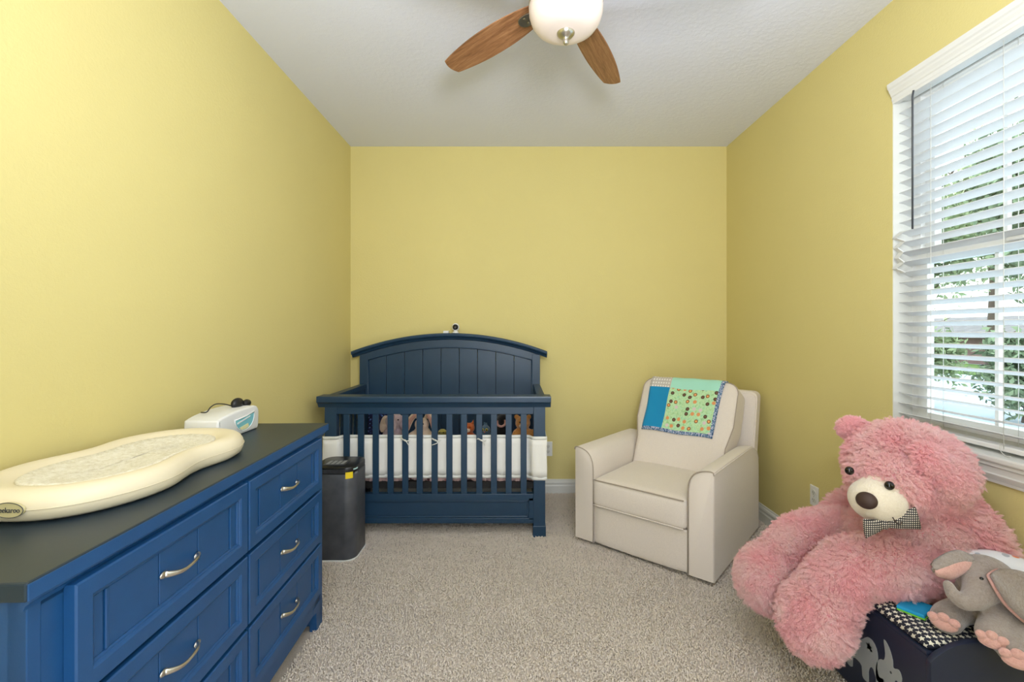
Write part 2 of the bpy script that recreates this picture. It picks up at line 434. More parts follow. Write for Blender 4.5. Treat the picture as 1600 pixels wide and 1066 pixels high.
# window: frame, sashes, panes, muntins, stool, apron
win = bpy.data.objects.new('window_1', None); COL.objects.link(win); win.location = (XR+0.1, (WY0+WY1)/2, WZ0); struct(win, 'white single hung window')
fx0, fx1 = XR+0.085, XR+0.14
def ring(x0, x1, y0, y1, z0, z1, wd):
    b = box(x0, x1, y0, y0+wd, z0, z1, bev=0.002); bx(b, x0, x1, y1-wd, y1, z0, z1, bev=0.002)
    bx(b, x0, x1, y0+wd, y1-wd, z0, z0+wd, bev=0.002); bx(b, x0, x1, y0+wd, y1-wd, z1-wd, z1, bev=0.002); return b
fin(ring(fx0, fx1, WY0, WY1, WZ0, WZ1, 0.045), 'window_frame', M['white'], win)
zm = 1.585
for nm, x0, z0, z1 in (('lower_sash', fx0-0.012, WZ0+0.04, zm+0.02), ('upper_sash', fx0+0.02, zm-0.02, WZ1-0.04)):
    s_ = fin(ring(x0, x0+0.03, WY0+0.045, WY1-0.045, z0, z1, 0.045), nm, M['white'], win)
    fin(box(x0+0.013, x0+0.018, WY0+0.085, WY1-0.085, z0+0.04, z1-0.04), 'pane', M['glass'], s_)
    for yy in (1.455, 1.675):
        fin(box(x0+0.008, x0+0.023, yy-0.007, yy+0.007, z0+0.04, z1-0.04), 'muntin', M['white'], s_)
fin(box(fx0-0.03, fx0-0.012, 1.56, 1.62, zm+0.005, zm+0.018, bev=0.003), 'sash_lock', M['white'], win)
b = box(XR-0.035, XR+0.085, WY0-0.03, WY1+0.03, WZ0-0.022, WZ0, bev=0.006)
fin(b, 'window_stool', M['trim'], win)
ap = [(XR, 0.828), (XR-0.024, 0.828), (XR-0.026, 0.815), (XR-0.016, 0.808), (XR-0.016, 0.790), (XR-0.020, 0.785), (XR-0.016, 0.775), (XR-0.012, 0.765), (XR-0.010, 0.755), (XR, 0.752)]
fin(prism(ap, 'y', WY0-0.01, WY1+0.01), 'apron', M['trim'], win)
b = box(XR+0.001, fx0, WY0-0.0005, WY0+0.003, WZ0, WZ1); bx(b, XR+0.001, fx0, WY1-0.003, WY1+0.0005, WZ0, WZ1); bx(b, XR+0.001, fx0, WY0, WY1, WZ1-0.003, WZ1+0.0005)
fin(b, 'jamb_liner', M['trim'], win)

fill_win = bpy.data.objects.new('fill_window', None); COL.objects.link(fill_win); fill_win.location = (XR+0.1, 0.4, WZ0); struct(fill_win, 'unseen white window added to brighten the left wall')  # out-of-view window added so more sky light reaches the left wall
fin(ring(fx0, fx1, -0.05, 0.85, WZ0, WZ1, 0.045), 'window_frame', M['white'], fill_win)
fin(box(fx0+0.02, fx0+0.025, -0.01, 0.81, WZ0+0.04, WZ1-0.04), 'pane', M['glass'], fill_win)
fin(box(fx0+0.01, fx0+0.035, -0.01, 0.81, zm-0.02, zm+0.02), 'meeting_rail', M['white'], fill_win)
fin(box(XR-0.035, XR+0.085, -0.08, 0.88, WZ0-0.03, WZ0, bev=0.006), 'window_stool', M['trim'], fill_win)

# blind
bl = thing('window_blind', 'white horizontal slat blind hanging in the window recess', 'blind', (XR+0.035, (WY0+WY1)/2, WZ0+0.01))
vp = [(XR+0.02, 2.272), (XR-0.002, 2.272), (XR-0.004, 2.282), (XR-0.006, 2.286), (XR-0.006, 2.300), (XR-0.010, 2.304), (XR-0.012, 2.312), (XR-0.018, 2.322), (XR-0.020, 2.330), (XR-0.025, 2.336), (XR-0.027, 2.348), (XR-0.027, 2.356), (XR+0.0, 2.356), (XR+0.0, 2.33), (XR+0.02, 2.33)]
fin(prism(vp, 'y', WY0-0.006, WY1-0.003), 'valance', M['white'], bl)
fin(box(XR+0.022, XR+0.065, WY0+0.008, WY1-0.008, 2.285, 2.325), 'head_rail', M['white'], bl)
tilt = radians(19)
sm = bpy.data.meshes.new('slat')
b = bmesh.new(); hw = 0.0248; L = (WY1-WY0)/2-0.012; n = 5; top = []; bot = []
for i in range(n):
    s = -1+2*i/(n-1); c = 0.0022*(1-s*s)
    top.append((s*hw, c+0.0014)); bot.append((s*hw, c-0.0014))
out = top+bot[::-1]
b = prism(out, 'y', -L, L); b.transform(Matrix.Rotation(tilt, 4, 'Y')); b.to_mesh(sm); b.free(); sm.materials.append(M['slat'])
pitch = 0.0435; nsl = 31
for i in range(nsl):
    o = bpy.data.objects.new('slat', sm); COL.objects.link(o); o.parent = bl
    z = 0.915+i*pitch
    o.location = Vector((XR+0.042, (WY0+WY1)/2, z))-Vector(bl.location)
    o.rotation_euler = (radians(random.uniform(-0.15, 0.15)), radians(random.uniform(-1.6, 1.6)), 0)
fin(box(XR+0.018, XR+0.066, WY0+0.012, WY1-0.012, 0.862, 0.880, bev=0.004), 'bottom_rail', M['white'], bl)
for yy in (1.87, 1.59, 1.31):
    for xx in (XR+0.0165, XR+0.0675):
        b = bmesh.new(); tube(b, [(xx, yy, 0.87), (xx, yy, 2.29)], 0.0011, 5)
        fin(b, 'ladder_cord', M['trim'], bl, True)
b = bmesh.new(); tube(b, [(XR-0.006, 1.925, 2.275), (XR-0.010, 1.925, 2.25), (XR-0.010, 1.925, 1.70)], 0.0035, 8)
fin(b, 'tilt_wand', M['darkgrey'], bl, True)
# crumpled slat ends sticking out at the far side
zz = []
for i in range(9): zz.append((XR-0.004-0.006*(i % 2), 1.985+(0.016 if i % 2 else -0.012)+0.006*sin(i*2.1), 1.70-i*0.022))
b = bmesh.new(); vs = []
for i, p in enumerate(zz):
    vs.append([b.verts.new(p), b.verts.new((p[0]+0.004, p[1]+0.03, p[2]+0.004)), b.verts.new((p[0]+0.006, p[1]+0.03, p[2]+0.006)), b.verts.new((p[0]+0.003, p[1], p[2]+0.003))])
for A, B in zip(vs, vs[1:]):
    for k in range(4): b.faces.new((A[k], A[(k+1) % 4], B[(k+1) % 4], B[k]))
b.faces.new(vs[0]); b.faces.new(vs[-1][::-1])
tag(fin(b, 'bent_slat_end', M['slat'], bl), 'crumpled zigzag of bent white slat ends')
for yy, dy in ((1.32, 0.05), (1.60, 0.05), (1.86, 0.035)):
    b = bmesh.new(); tube(b, spline([(XR+0.016, yy, 0.885), (XR+0.010, yy-0.006, 0.865), (XR+0.004, yy-dy*0.6, 0.852), (XR-0.0, yy-dy, 0.856)], 5), 0.0013, 5)
    fin(b, 'cord_tail', M['trim'], bl, True)

# outlets
def outlet(name, label, loc, rz):
    t = thing(name, label, 'outlet', loc, rz)
    fin(box(-0.035, 0.035, -0.006, 0, -0.057, 0.057, bev=0.003), 'cover_plate', M['white'], t, world=False)
    for zc in (-0.02, 0.02):
        s = fin(prism(arc(0, zc, 0.0165, 0, 360, 20)[:-1], 'y', -0.0085, -0.004), 'socket', M['trim'], t, world=False)
        b = box(-0.007, -0.005, -0.0092, -0.008, zc-0.003, zc+0.006); bx(b, 0.005, 0.007, -0.0092, -0.008, zc-0.003, zc+0.006)
        bx(b, -0.002, 0.002, -0.0092, -0.008, zc-0.010, zc-0.006)
        fin(b, 'slot', M['black'], s, world=False)
    fin(prism(arc(0, 0, 0.003, 0, 360, 10)[:-1], 'y', -0.0072, -0.005), 'screw', M['nickel'], t, world=False)
outlet('wall_outlet', 'white wall outlet beside the right end of the crib', (0.247, YB, 0.352), 0)
outlet('wall_outlet', 'white wall outlet on the right wall between armchair and bear', (XR, 2.57, 0.362), radians(-90))

# ------------------------------------------------------------------ outside the window
def matte(name, c, var=0.15, vs=3.0): return mat(name, c, 0.9, var, vs, spec=0.2)
gz = -0.15
struct(fin(box(1.9, 34, -14, 34, gz-0.1, gz), 'ground', matte('pale_concrete', rgb(176, 190, 200), 0.1, 0.6)), 'pale paved ground outside')
lawn = fin(box(14.8, 19.4, -8, 34, gz, gz+0.03), 'lawn', matte('lawn_green', rgb(84, 110, 50), 0.25, 2)); tag(lawn, 'green lawn strip beyond the paved yard', 'lawn'); recenter(lawn)
hb = thing('neighbour_house', 'brown low house seen through the blind below the trees', 'house', (21.0, 17, gz))
fin(box(20, 26, 9, 26, gz, 1.1), 'house_wall', matte('brown_wall', rgb(120, 98, 92)), hb)
fin(prism([(19.6, 1.0), (26.4, 1.0), (23, 2.0)], 'y', 8.6, 26.4), 'roof', matte('grey_shingle', rgb(120, 118, 118)), hb)
leafm = [matte('leaf_green_a', rgb(140, 156, 118), 0.35, 1.5), matte('leaf_green_b', rgb(116, 132, 104), 0.35, 1.5), matte('leaf_green_c', rgb(160, 172, 132), 0.3, 1.5)]
barkm = matte('bark_grey', rgb(92, 80, 70))
def tree(name, label, x, y, h, r, mi, nleaf=1500, trunk=0.14, low=0.3, leaf=0.085):
    t = thing(name, label, 'tree', (x, y, gz), group=None)
    b = bmesh.new(); tube(b, [(x, y, gz), (x+0.1, y, h*0.35), (x-0.05, y+0.1, h*0.8)], [trunk, trunk*0.8, trunk*0.35], 8)
    for k in range(6):
        a = k*1.05; z0 = h*(0.3+0.08*k)
        tube(b, [(x, y, z0), (x+cos(a)*r*0.35, y+sin(a)*r*0.35, z0+0.3*h*0.4), (x+cos(a)*r*0.75, y+sin(a)*r*0.75, z0+0.22*h)], [trunk*0.4, trunk*0.25, trunk*0.08], 6)
    fin(b, 'trunk', barkm, t, True)
    cl = rng.normal(size=(26, 3)); cl /= np.linalg.norm(cl, axis=1)[:, None]; cl *= rng.uniform(0.2, 0.8, (26, 1))
    i = rng.integers(0, 26, nleaf)
    P = cl[i]+rng.normal(size=(nleaf, 3))*0.16
    P = P*np.array([r, r, h*(1-low)/2])+np.array([x, y, h*(1+low)/2+gz])
    d = rng.normal(size=(nleaf, 3)); d /= np.linalg.norm(d, axis=1)[:, None]
    e = np.cross(d, rng.normal(size=(nleaf, 3))); e /= np.linalg.norm(e, axis=1)[:, None]
    s = rng.uniform(0.6, 1.3, (nleaf, 1))*leaf
    V = np.stack([P-d*s, P+e*s*0.45, P+d*s, P-e*s*0.45], 1).reshape(-1, 3)
    me = bpy.data.meshes.new('crown'); me.vertices.add(nleaf*4); me.vertices.foreach_set('co', V.ravel())
    me.loops.add(nleaf*4); me.loops.foreach_set('vertex_index', np.arange(nleaf*4, dtype=np.int32))
    me.polygons.add(nleaf); me.polygons.foreach_set('loop_start', np.arange(0, nleaf*4, 4, dtype=np.int32))
    me.update(calc_edges=True)
    tag(link('crown', me, leafm[mi], t), kind='stuff')
tree('tree', 'bushy green tree seen through the left half of the blind', 9.5, 10.9, 5.6, 1.05, 0, 8000)
tree('tree', 'darker green tree at the right half of the blind', 9.9, 8.6, 6.0, 1.15, 1, 8000)
tree('tree', 'light green tree rising highest beyond the window', 13.2, 12.9, 7.6, 1.7, 2, 8000)
tree('hedge_shrub', 'low green shrub at the foot of the trees outside', 7.7, 8.9, 1.7, 0.7, 0, 3500, 0.05, 0.05, 0.06)
tree('hedge_shrub', 'low dark shrub nearest to the right edge of the blind', 7.9, 7.2, 1.6, 0.7, 1, 3500, 0.05, 0.05, 0.06)

# ------------------------------------------------------------------ ceiling fan
FX, FY = 0.186, 1.75
fan = thing('ceiling_fan', 'ceiling fan with walnut blades and frosted bowl light', 'fan', (FX, FY, 2.395))
T = Matrix.Translation((FX, FY, 0))
fin(lathe([(0, ZC), (0.085, ZC), (0.085, 2.705), (0.07, 2.68), (0.045, 2.67), (0, 2.67)], 32, T), 'canopy', M['nickel'], fan, True)
fin(lathe([(0, 2.675), (0.05, 2.675), (0.105, 2.66), (0.125, 2.64), (0.125, 2.585), (0.105, 2.565), (0.09, 2.555), (0.09, 2.53), (0.125, 2.525), (0.14, 2.515), (0.14, 2.505), (0, 2.505)], 40, T), 'motor_housing', M['nickel'], fan, autosmooth=40)
bp = [(0.136, 2.508), (0.1395, 2.495), (0.138, 2.47), (0.130, 2.445), (0.115, 2.424), (0.092, 2.410), (0.070, 2.404), (0.066, 2.4035), (0.060, 2.4025), (0.035, 2.400), (0.0, 2.399)]
fin(lathe(bp, 48, T), 'light_bowl', M['bowl'], fan, True)
fin(lathe([(0, 2.404), (0.034, 2.403), (0.034, 2.398), (0.026, 2.388), (0.013, 2.382), (0.008, 2.375), (0.011, 2.369), (0.010, 2.361), (0.005, 2.356), (0, 2.355)], 24, T), 'finial', M['nickel'], fan, True)
bo = []
prof_b = [(0.15, 0.042), (0.20, 0.052), (0.30, 0.064), (0.40, 0.068), (0.50, 0.066), (0.60, 0.057), (0.67, 0.047), (0.69, 0.043)]
pts = spline([(x, y) for x, y in prof_b], 4)
tip = spline([(0.69, 0.043), (0.701, 0.02), (0.704, 0.0), (0.701, -0.02), (0.69, -0.043)], 4)[1:-1]
outl = pts+tip+[(x, -y) for x, y in pts[::-1]]
bme = None
for k in range(5):
    a = radians(64+72*k)
    Mb = Matrix.Translation((0, 0, 2.548-2.395)) @ Matrix.Rotation(a, 4, 'Z') @ Matrix.Rotation(radians(11), 4, 'X')
    if bme is None:
        b = prism(outl, 'z', -0.003, 0.003, bev=0.0012); bme = bpy.data.meshes.new('blade'); b.to_mesh(bme); b.free(); bme.materials.append(M['wood'])
        b = prism(spline([(0.09, 0.018), (0.14, 0.014), (0.185, 0.026), (0.225, 0.022), (0.24, 0.0), (0.225, -0.022), (0.185, -0.026), (0.14, -0.014), (0.09, -0.018)], 4), 'z', -0.011, -0.0035, bev=0.001)
        for yy in (-0.012, 0.012): bx(b, 0.195, 0.203, yy-0.004, yy+0.004, -0.014, -0.010, bev=0.001)
        ame = bpy.data.meshes.new('blade_bracket'); b.to_mesh(ame); b.free(); ame.materials.append(M['nickel'])
    for nm, me in (('blade', bme), ('blade_bracket', ame)):
        o = bpy.data.objects.new(nm, me); COL.objects.link(o); o.parent = fan; o.matrix_local = Mb

# ------------------------------------------------------------------ crib
CR = thing('baby_crib', 'dark navy wooden crib with arched headboard and slatted front', 'crib', (-0.5, 3.2, 0))
cf = 2.87; cb = 3.585; nv = M['cribnavy']
cx0, cx1 = -1.187, 0.178
for x0 in (cx0, cx1-0.072):
    b = box(x0, x0+0.072, cf, cf+0.055, 0.07, 0.84, bev=0.002); bx(b, x0-0.004, x0+0.076, cf-0.004, cf+0.059, 0.0, 0.072, bev=0.003)
    fin(b, 'leg', nv, CR)
for x0 in (cx0, cx1-0.06):
    fin(box(x0, x0+0.06, cb-0.075, cb, 0.0, 1.10, bev=0.002), 'leg', nv, CR)
# front rail: moulded cap and apron
rp = [(cf-0.03, 0.876), (cf-0.032, 0.868), (cf-0.032, 0.842), (cf-0.026, 0.836), (cf-0.018, 0.832), (cf-0.010, 0.820), (cf-0.002, 0.806), (cf+0.055, 0.806), (cf+0.065, 0.842), (cf+0.075, 0.842), (cf+0.075, 0.868), (cf+0.073, 0.876)]
fin(prism(rp, 'x', cx0-0.038, cx1+0.034, bev=0.0015), 'top_rail', nv, CR)
fin(box(cx0+0.072, cx1-0.072, cf+0.006, cf+0.045, 0.762, 0.815, bev=0.0015), 'rail_apron', nv, CR)
b = box(cx0+0.072, cx1-0.072, cf+0.004, cf+0.045, 0.225, 0.268, bev=0.002)
bx(b, cx0+0.072, cx1-0.072, cf+0.018, cf+0.040, 0.085, 0.235)
bx(b, cx0+0.072, cx1-0.072, cf+0.004, cf+0.045, 0.085, 0.118, bev=0.002)
bx(b, cx0+0.072, cx0+0.10, cf+0.004, cf+0.045, 0.11, 0.24); bx(b, cx1-0.10, cx1-0.072, cf+0.004, cf+0.045, 0.11, 0.24)
for z0, z1 in ((0.213, 0.225), (0.118, 0.128)): bx(b, cx0+0.10, cx1-0.10, cf+0.010, cf+0.03, z0, z1, bev=0.003)
for x0 in (cx0+0.10, cx1-0.112): bx(b, x0, x0+0.012, cf+0.010, cf+0.03, 0.118, 0.225, bev=0.003)
fin(b, 'bottom_panel', nv, CR)
for c in (175, 240, 306.5, 373.5, 440, 505, 572.5, 639, 705, 774, 840, 906.5, 974):
    x = ((c/2.88+480)-807)/725*2.88
    fin(box(x-0.0188, x+0.0188, cf+0.014, cf+0.028, 0.262, 0.768, bev=0.0015), 'slat', nv, CR)
# sides
for x0 in (cx0+0.006, cx1-0.046):
    fin(box(x0-0.006, x0+0.046, cf+0.05, cb-0.07, 0.842, 0.876, bev=0.003), 'side_top_rail', nv, CR)
    fin(box(x0, x0+0.038, cf+0.05, cb-0.07, 0.755, 0.846, bev=0.002), 'side_apron', nv, CR)
    fin(box(x0, x0+0.038, cf+0.05, cb-0.07, 0.10, 0.268, bev=0.002), 'side_bottom_rail', nv, CR)
    for k in range(6):
        y = cf+0.055+0.083*(k+0.75)+0.02
        fin(box(x0+0.012, x0+0.026, y-0.018, y+0.018, 0.262, 0.76, bev=0.0015), 'side_slat', nv, CR)
# headboard: posts joined by arched frame with nine boards and arched crown
hc = (cx0+cx1)/2; hw_ = (cx1-cx0)/2
def arch(x, zc, ze, half): return ze+(zc-ze)*(1-((x-hc)/half)**2)
N = 28; yh = 3.515
# frame: stiles + arched top rail
xs = [hc-hw_+2*hw_*i/N for i in range(N+1)]
topc = [(x, arch(x, 1.218, 1.092, hw_)) for x in xs]
inx = [hc-hw_+0.058+(2*hw_-0.116)*i/N for i in range(N+1)]
inz = [(x, arch(x, 1.158, 1.062, hw_-0.058)) for x in inx]
b = bmesh.new()
poly = topc+[(cx1, 0.30), (cx1-0.058, 0.30)]+inz[::-1]+[(cx0+0.058, 0.30), (cx0, 0.30)]
prism(poly, 'y', yh, yh+0.04, bm=b)
f1 = fin(b, 'headboard_frame', nv, CR)
b = bmesh.new()
tube(b, [(p[0], yh+0.002, p[1]-0.004) for p in inz], 0.005, 6)
for x in (cx0+0.062, cx1-0.062): tube(b, [(x, yh+0.002, 0.5), (x, yh+0.002, 1.056)], 0.005, 6)
fin(b, 'bead_moulding', nv, CR, True)
nb = 9; bw = (2*hw_-0.116)/nb
for i in range(nb):
    x0 = cx0+0.058+i*bw; x1 = x0+bw
    pts = [(x0+0.0018, 0.32), (x1-0.0018, 0.32)]+[(x1-0.0018-(bw-0.0036)*k/4, arch(x1-0.0018-(bw-0.0036)*k/4, 1.164, 1.068, hw_-0.058)) for k in range(5)]
    b = prism(pts, 'y', yh+0.012, yh+0.030, bev=0.0018)
    fin(b, 'headboard_board', nv, CR)
fin(box(cx0+0.05, cx1-0.05, yh+0.024, yh+0.034, 0.30, 1.05), 'headboard_backing', M['box'], CR)
# crown moulding swept along the arch
prof_c = [(0.0, 0.0), (-0.012, 0.004), (-0.018, 0.014), (-0.026, 0.022), (-0.040, 0.026), (-0.044, 0.034), (-0.044, 0.044), (-0.040, 0.050), (0.062, 0.050), (0.062, 0.0)]
b = bmesh.new(); rows = []; hw2 = hw_+0.052
for i in range(41):
    x = hc-hw2+2*hw2*i/40
    z = arch(x, 1.212, 1.075, hw2)
    rows.append([b.verts.new((x, yh+p, z+q)) for p, q in prof_c])
for A, B in zip(rows, rows[1:]):
    for k in range(len(prof_c)): b.faces.new((A[k], A[(k+1) % len(prof_c)], B[(k+1) % len(prof_c)], B[k]))
b.faces.new(rows[0]); b.faces.new(rows[-1][::-1])
fin(b, 'crown_moulding', nv, CR, autosmooth=30)
fin(box(cx0+0.05, cx1-0.05, cf+0.06, yh-0.005, 0.285, 0.325), 'mattress_support', M['frame_black'], CR)
b = bmesh.new()
for k in range(7): tube(b, [(cx0+0.1+k*0.19, cf+0.07, 0.28), (cx0+0.1+k*0.19, yh-0.01, 0.28)], 0.006, 6)
fin(b, 'spring_bar', M['frame_black'], CR)
mt = cushion(0.645, 0.275, 0.07, 0.04, 0.004, 16, M=Matrix.Translation((hc, (cf+yh)/2+0.02, 0.397)))
ms = recenter(fin(mt, 'crib_mattress', M['pinksheet'], None, True)); tag(ms, 'crib mattress in a pink printed sheet behind the white liner', 'mattress')
# hanging sheet folds at the mattress front edge
b = bmesh.new(); n = 160; rows = []
for i in range(n+1):
    x = hc-0.63+1.26*i/n
    y = cf+0.075+0.006*sin(i*0.9)+0.004*sin(i*2.3+1)
    zb = 0.318+0.012*sin(i*0.13)+0.006*sin(i*0.55)
    rows.append([b.verts.new((x, y+0.004, 0.43)), b.verts.new((x, y, 0.37)), b.verts.new((x, y+0.002, zb)), b.verts.new((x, y+0.006, zb)), b.verts.new((x, y+0.008, 0.37)), b.verts.new((x, y+0.010, 0.43))])
for A, B in zip(rows, rows[1:]):
    for k in range(6): b.faces.new((A[k], A[(k+1) % 6], B[(k+1) % 6], B[k]))
o = fin(b, 'sheet_hem', M['pinksheet'], ms, True)
# white mesh liner: runs behind the slats and outside the corner legs
LN = thing('crib_liner', 'white fabric liner wrapped around the crib behind its front slats', 'liner', (hc, cf, 0.36))
def liner_path():
    P = []
    P += [(cx0-0.008, cb-0.1), (cx0-0.010, cf+0.2), (cx0-0.010, cf+0.02), (cx0-0.006, cf-0.007), (cx0+0.03, cf-0.009), (cx0+0.078, cf-0.004), (cx0+0.10, cf+0.034)]
    for i in range(24): P.append((cx0+0.13+i*(cx1-cx0-0.26)/23, cf+0.038+0.004*sin(i*1.7)))
    P += [(cx1-0.10, cf+0.034), (cx1-0.078, cf-0.004), (cx1-0.03, cf-0.009), (cx1+0.006, cf-0.007), (cx1+0.010, cf+0.02), (cx1+0.010, cf+0.2), (cx1+0.008, cb-0.1)]
    return spline(P, 4)
def ribbon(path, z0, z1, thick, fold=0.0, nz=6, sag=0.0):
    b = bmesh.new(); rows = []
    for i, p in enumerate(path):
        q = path[min(i+1, len(path)-1)]; r = path[max(i-1, 0)]
        d = Vector((q[0]-r[0], q[1]-r[1], 0)).normalized(); nn = Vector((-d.y, d.x, 0))
        row = []
        for side in (0, 1):
            for k in range(nz+1):
                kk = k if side == 0 else nz-k
                z = z0+(z1-z0)*kk/nz+sag*sin(i*0.35)
                off = fold*sin(i*0.8+kk*1.1)
                row.append(b.verts.new(Vector((p[0], p[1], z))+nn*(off+(thick if side else 0))))
        rows.append(row)
    m = len(rows[0])
    for A, B in zip(rows, rows[1:]):
        for k in range(m): b.faces.new((A[k], A[(k+1) % m], B[(k+1) % m], B[k]))
    b.faces.new(rows[0]); b.faces.new(rows[-1][::-1]); return b
fin(ribbon(liner_path(), 0.372, 0.612, 0.002, 0.0015, sag=0.0), 'liner_panel', M['bumper'], LN, True)
for z0, z1 in ((0.606, 0.626), (0.356, 0.376)):
    fin(ribbon([(p[0], p[1]-0.0008) for p in liner_path()], z0, z1, 0.004, 0.0012, 2), 'liner_binding', M['trim'], LN, True)
for px_, s in ((632, 1), (680, -1), (752, 1)):
    x = (px_-807)/725*2.86
    b = bmesh.new(); y = cf+0.006; z = 0.605
    tube(b, spline([(x-0.03, y+0.02, z+0.01), (x-0.015, y, z), (x, y-0.006, z-0.004), (x+0.015, y, z-0.01), (x+0.028, y+0.014, z-0.006)], 4), (0.0035), 6)
    tube(b, spline([(x, y-0.006, z-0.004), (x+0.014, y-0.008, z-0.018*1), (x+0.022*s, y-0.004, z-0.034)], 4), 0.0028, 6)
    tube(b, spline([(x, y-0.006, z-0.004), (x-0.016, y-0.008, z+0.006), (x-0.026, y-0.002, z+0.002)], 4), 0.0028, 6)
    ell(b, (x, y-0.006, z-0.004), (0.006, 0.005, 0.006))
    fin(b, 'liner_tie', M['trim'], LN, True)

# plush toys and cushion standing in the crib (top of mattress z=0.468)
ZM = 0.468
def toy(name, label, x, y): return thing(name, label, 'plush toy' if 'cushion' not in name else 'cushion', (x, y, ZM))
def eyes(parent, pts, r): 
    for p in pts: b = bmesh.new(); ell(b, p, (r, r*0.6, r), seg=10, ring=8); fin(b, 'eye', M['eye'], parent, True)
mt_gold = plush('golden_plush', rgb(216, 154, 88), rgb(184, 122, 60), 120)
mt_cream = plush('cream_plush', rgb(246, 226, 208), rgb(232, 206, 184), 120)
mt_lav = plush('lavender_plush', rgb(226, 206, 212), rgb(178, 154, 166), 120)
mt_orange = plush('orange_plush', rgb(216, 116, 62), rgb(180, 86, 40), 120)
mt_blue = plush('slate_blue_plush', rgb(92, 122, 146), rgb(60, 84, 108), 120)
mt_yel = plush('mustard_plush', rgb(204, 190, 100), rgb(160, 150, 60), 120)
mt_blk = plush('black_plush', rgb(26, 24, 30), rgb(14, 14, 18), 120)
t = cushion(0.10, 0.035, 0.115, 0.03, 0.0, 10, M=Matrix.Translation((-0.985, 3.40, ZM+0.128)) @ Matrix.Rotation(radians(-8), 4, 'X'))
tag(recenter(fin(t, 'cushion', M['bluefloral'], None, True)), 'navy blue flowered cushion standing at the left end of the crib', 'cushion')
# grey white long-eared plush
X, Y = -0.862, 3.24; t = toy('plush_elephant', 'pale lavender floppy plush elephant between crib cushion and bunny', X, Y)
b = bmesh.new(); ell(b, (X, Y, ZM+0.07), (0.075, 0.06, 0.085)); ell(b, (X+0.01, Y-0.01, ZM+0.185), (0.062, 0.055, 0.058))
chain(b, [(X+0.02, Y-0.05, ZM+0.19, 0.02), (X+0.03, Y-0.08, ZM+0.15, 0.016), (X+0.02, Y-0.075, ZM+0.11, 0.012)])
for s in (-1, 1): chain(b, [(X+s*0.05, Y-0.02, ZM+0.05, 0.03), (X+s*0.065, Y-0.09, ZM+0.035, 0.03)])
blob(b, 'body', mt_lav, t, 0.007)
for s in (-1, 1):
    b = bmesh.new(); ell(b, (X+0.01+s*0.068, Y-0.02, ZM+0.165), (0.03, 0.010, 0.062), (0, radians(s*-18), radians(s*20)))
    fin(b, 'ear', mt_lav if s > 0 else mt_cream, t, True)
eyes(t, [(X-0.015, Y-0.062, ZM+0.2), (X+0.05, Y-0.055, ZM+0.2)], 0.005)
# bunny
X, Y = -0.655, 3.22; t = toy('plush_bunny', 'cream plush bunny with long drooping pink lined ears in the crib', X, Y)
b = bmesh.new(); ell(b, (X, Y, ZM+0.07), (0.07, 0.06, 0.085)); ell(b, (X, Y-0.01, ZM+0.165), (0.05, 0.048, 0.046))
for s in (-1, 1):
    chain(b, [(X+s*0.055, Y-0.02, ZM+0.10, 0.022), (X+s*0.085, Y-0.06, ZM+0.08, 0.02)])
    chain(b, [(X+s*0.04, Y-0.02, ZM+0.03, 0.03), (X+s*0.06, Y-0.09, ZM+0.03, 0.028)])
blob(b, 'body', mt_cream, t, 0.007)
for s in (-1, 1):
    pe = [(X+s*0.02, Y, ZM+0.20, 0.012), (X+s*0.045, Y-0.01, ZM+0.235, 0.018), (X+s*0.075, Y-0.03, ZM+0.20, 0.022), (X+s*0.092, Y-0.045, ZM+0.14, 0.016)]
    b = bmesh.new(); chain(b, pe); e = blob(b, 'ear', mt_cream, t, 0.005, 2)
    b = bmesh.new(); pp = [(p[0]-s*0.004, p[1]-0.014, p[2], p[3]*0.62) for p in pe[1:]]; chain(b, pp); fin(b, 'inner_ear', M['palepink'], e, True)
eyes(t, [(X-0.018, Y-0.055, ZM+0.175), (X+0.018, Y-0.055, ZM+0.175)], 0.005)
b = bmesh.new(); ell(b, (X, Y-0.06, ZM+0.160), (0.006, 0.005, 0.004)); fin(b, 'nose', M['palepink'], t, True)
# small yellow turtle
X, Y = -0.515, 3.22; t = toy('plush_turtle', 'small mustard yellow striped plush turtle in the crib', X, Y)
b = bmesh.new(); ell(b, (X, Y, ZM+0.05), (0.05, 0.05, 0.05)); ell(b, (X+0.005, Y-0.02, ZM+0.105), (0.034, 0.032, 0.030))
for s in (-1, 1): chain(b, [(X+s*0.03, Y-0.02, ZM+0.03, 0.018), (X+s*0.055, Y-0.05, ZM+0.02, 0.014)])
blob(b, 'body', mt_yel, t, 0.006)
b = bmesh.new()
for k in range(3): tube(b, [(X+0.005+0.0345*cos(a), Y-0.02+0.0325*sin(a), ZM+0.098+k*0.009) for a in np.linspace(pi, 2*pi, 12)], 0.0018, 5)
fin(b, 'stripe', mt_blk, t, True)
eyes(t, [(X-0.01, Y-0.05, ZM+0.115), (X+0.016, Y-0.05, ZM+0.115)], 0.004)
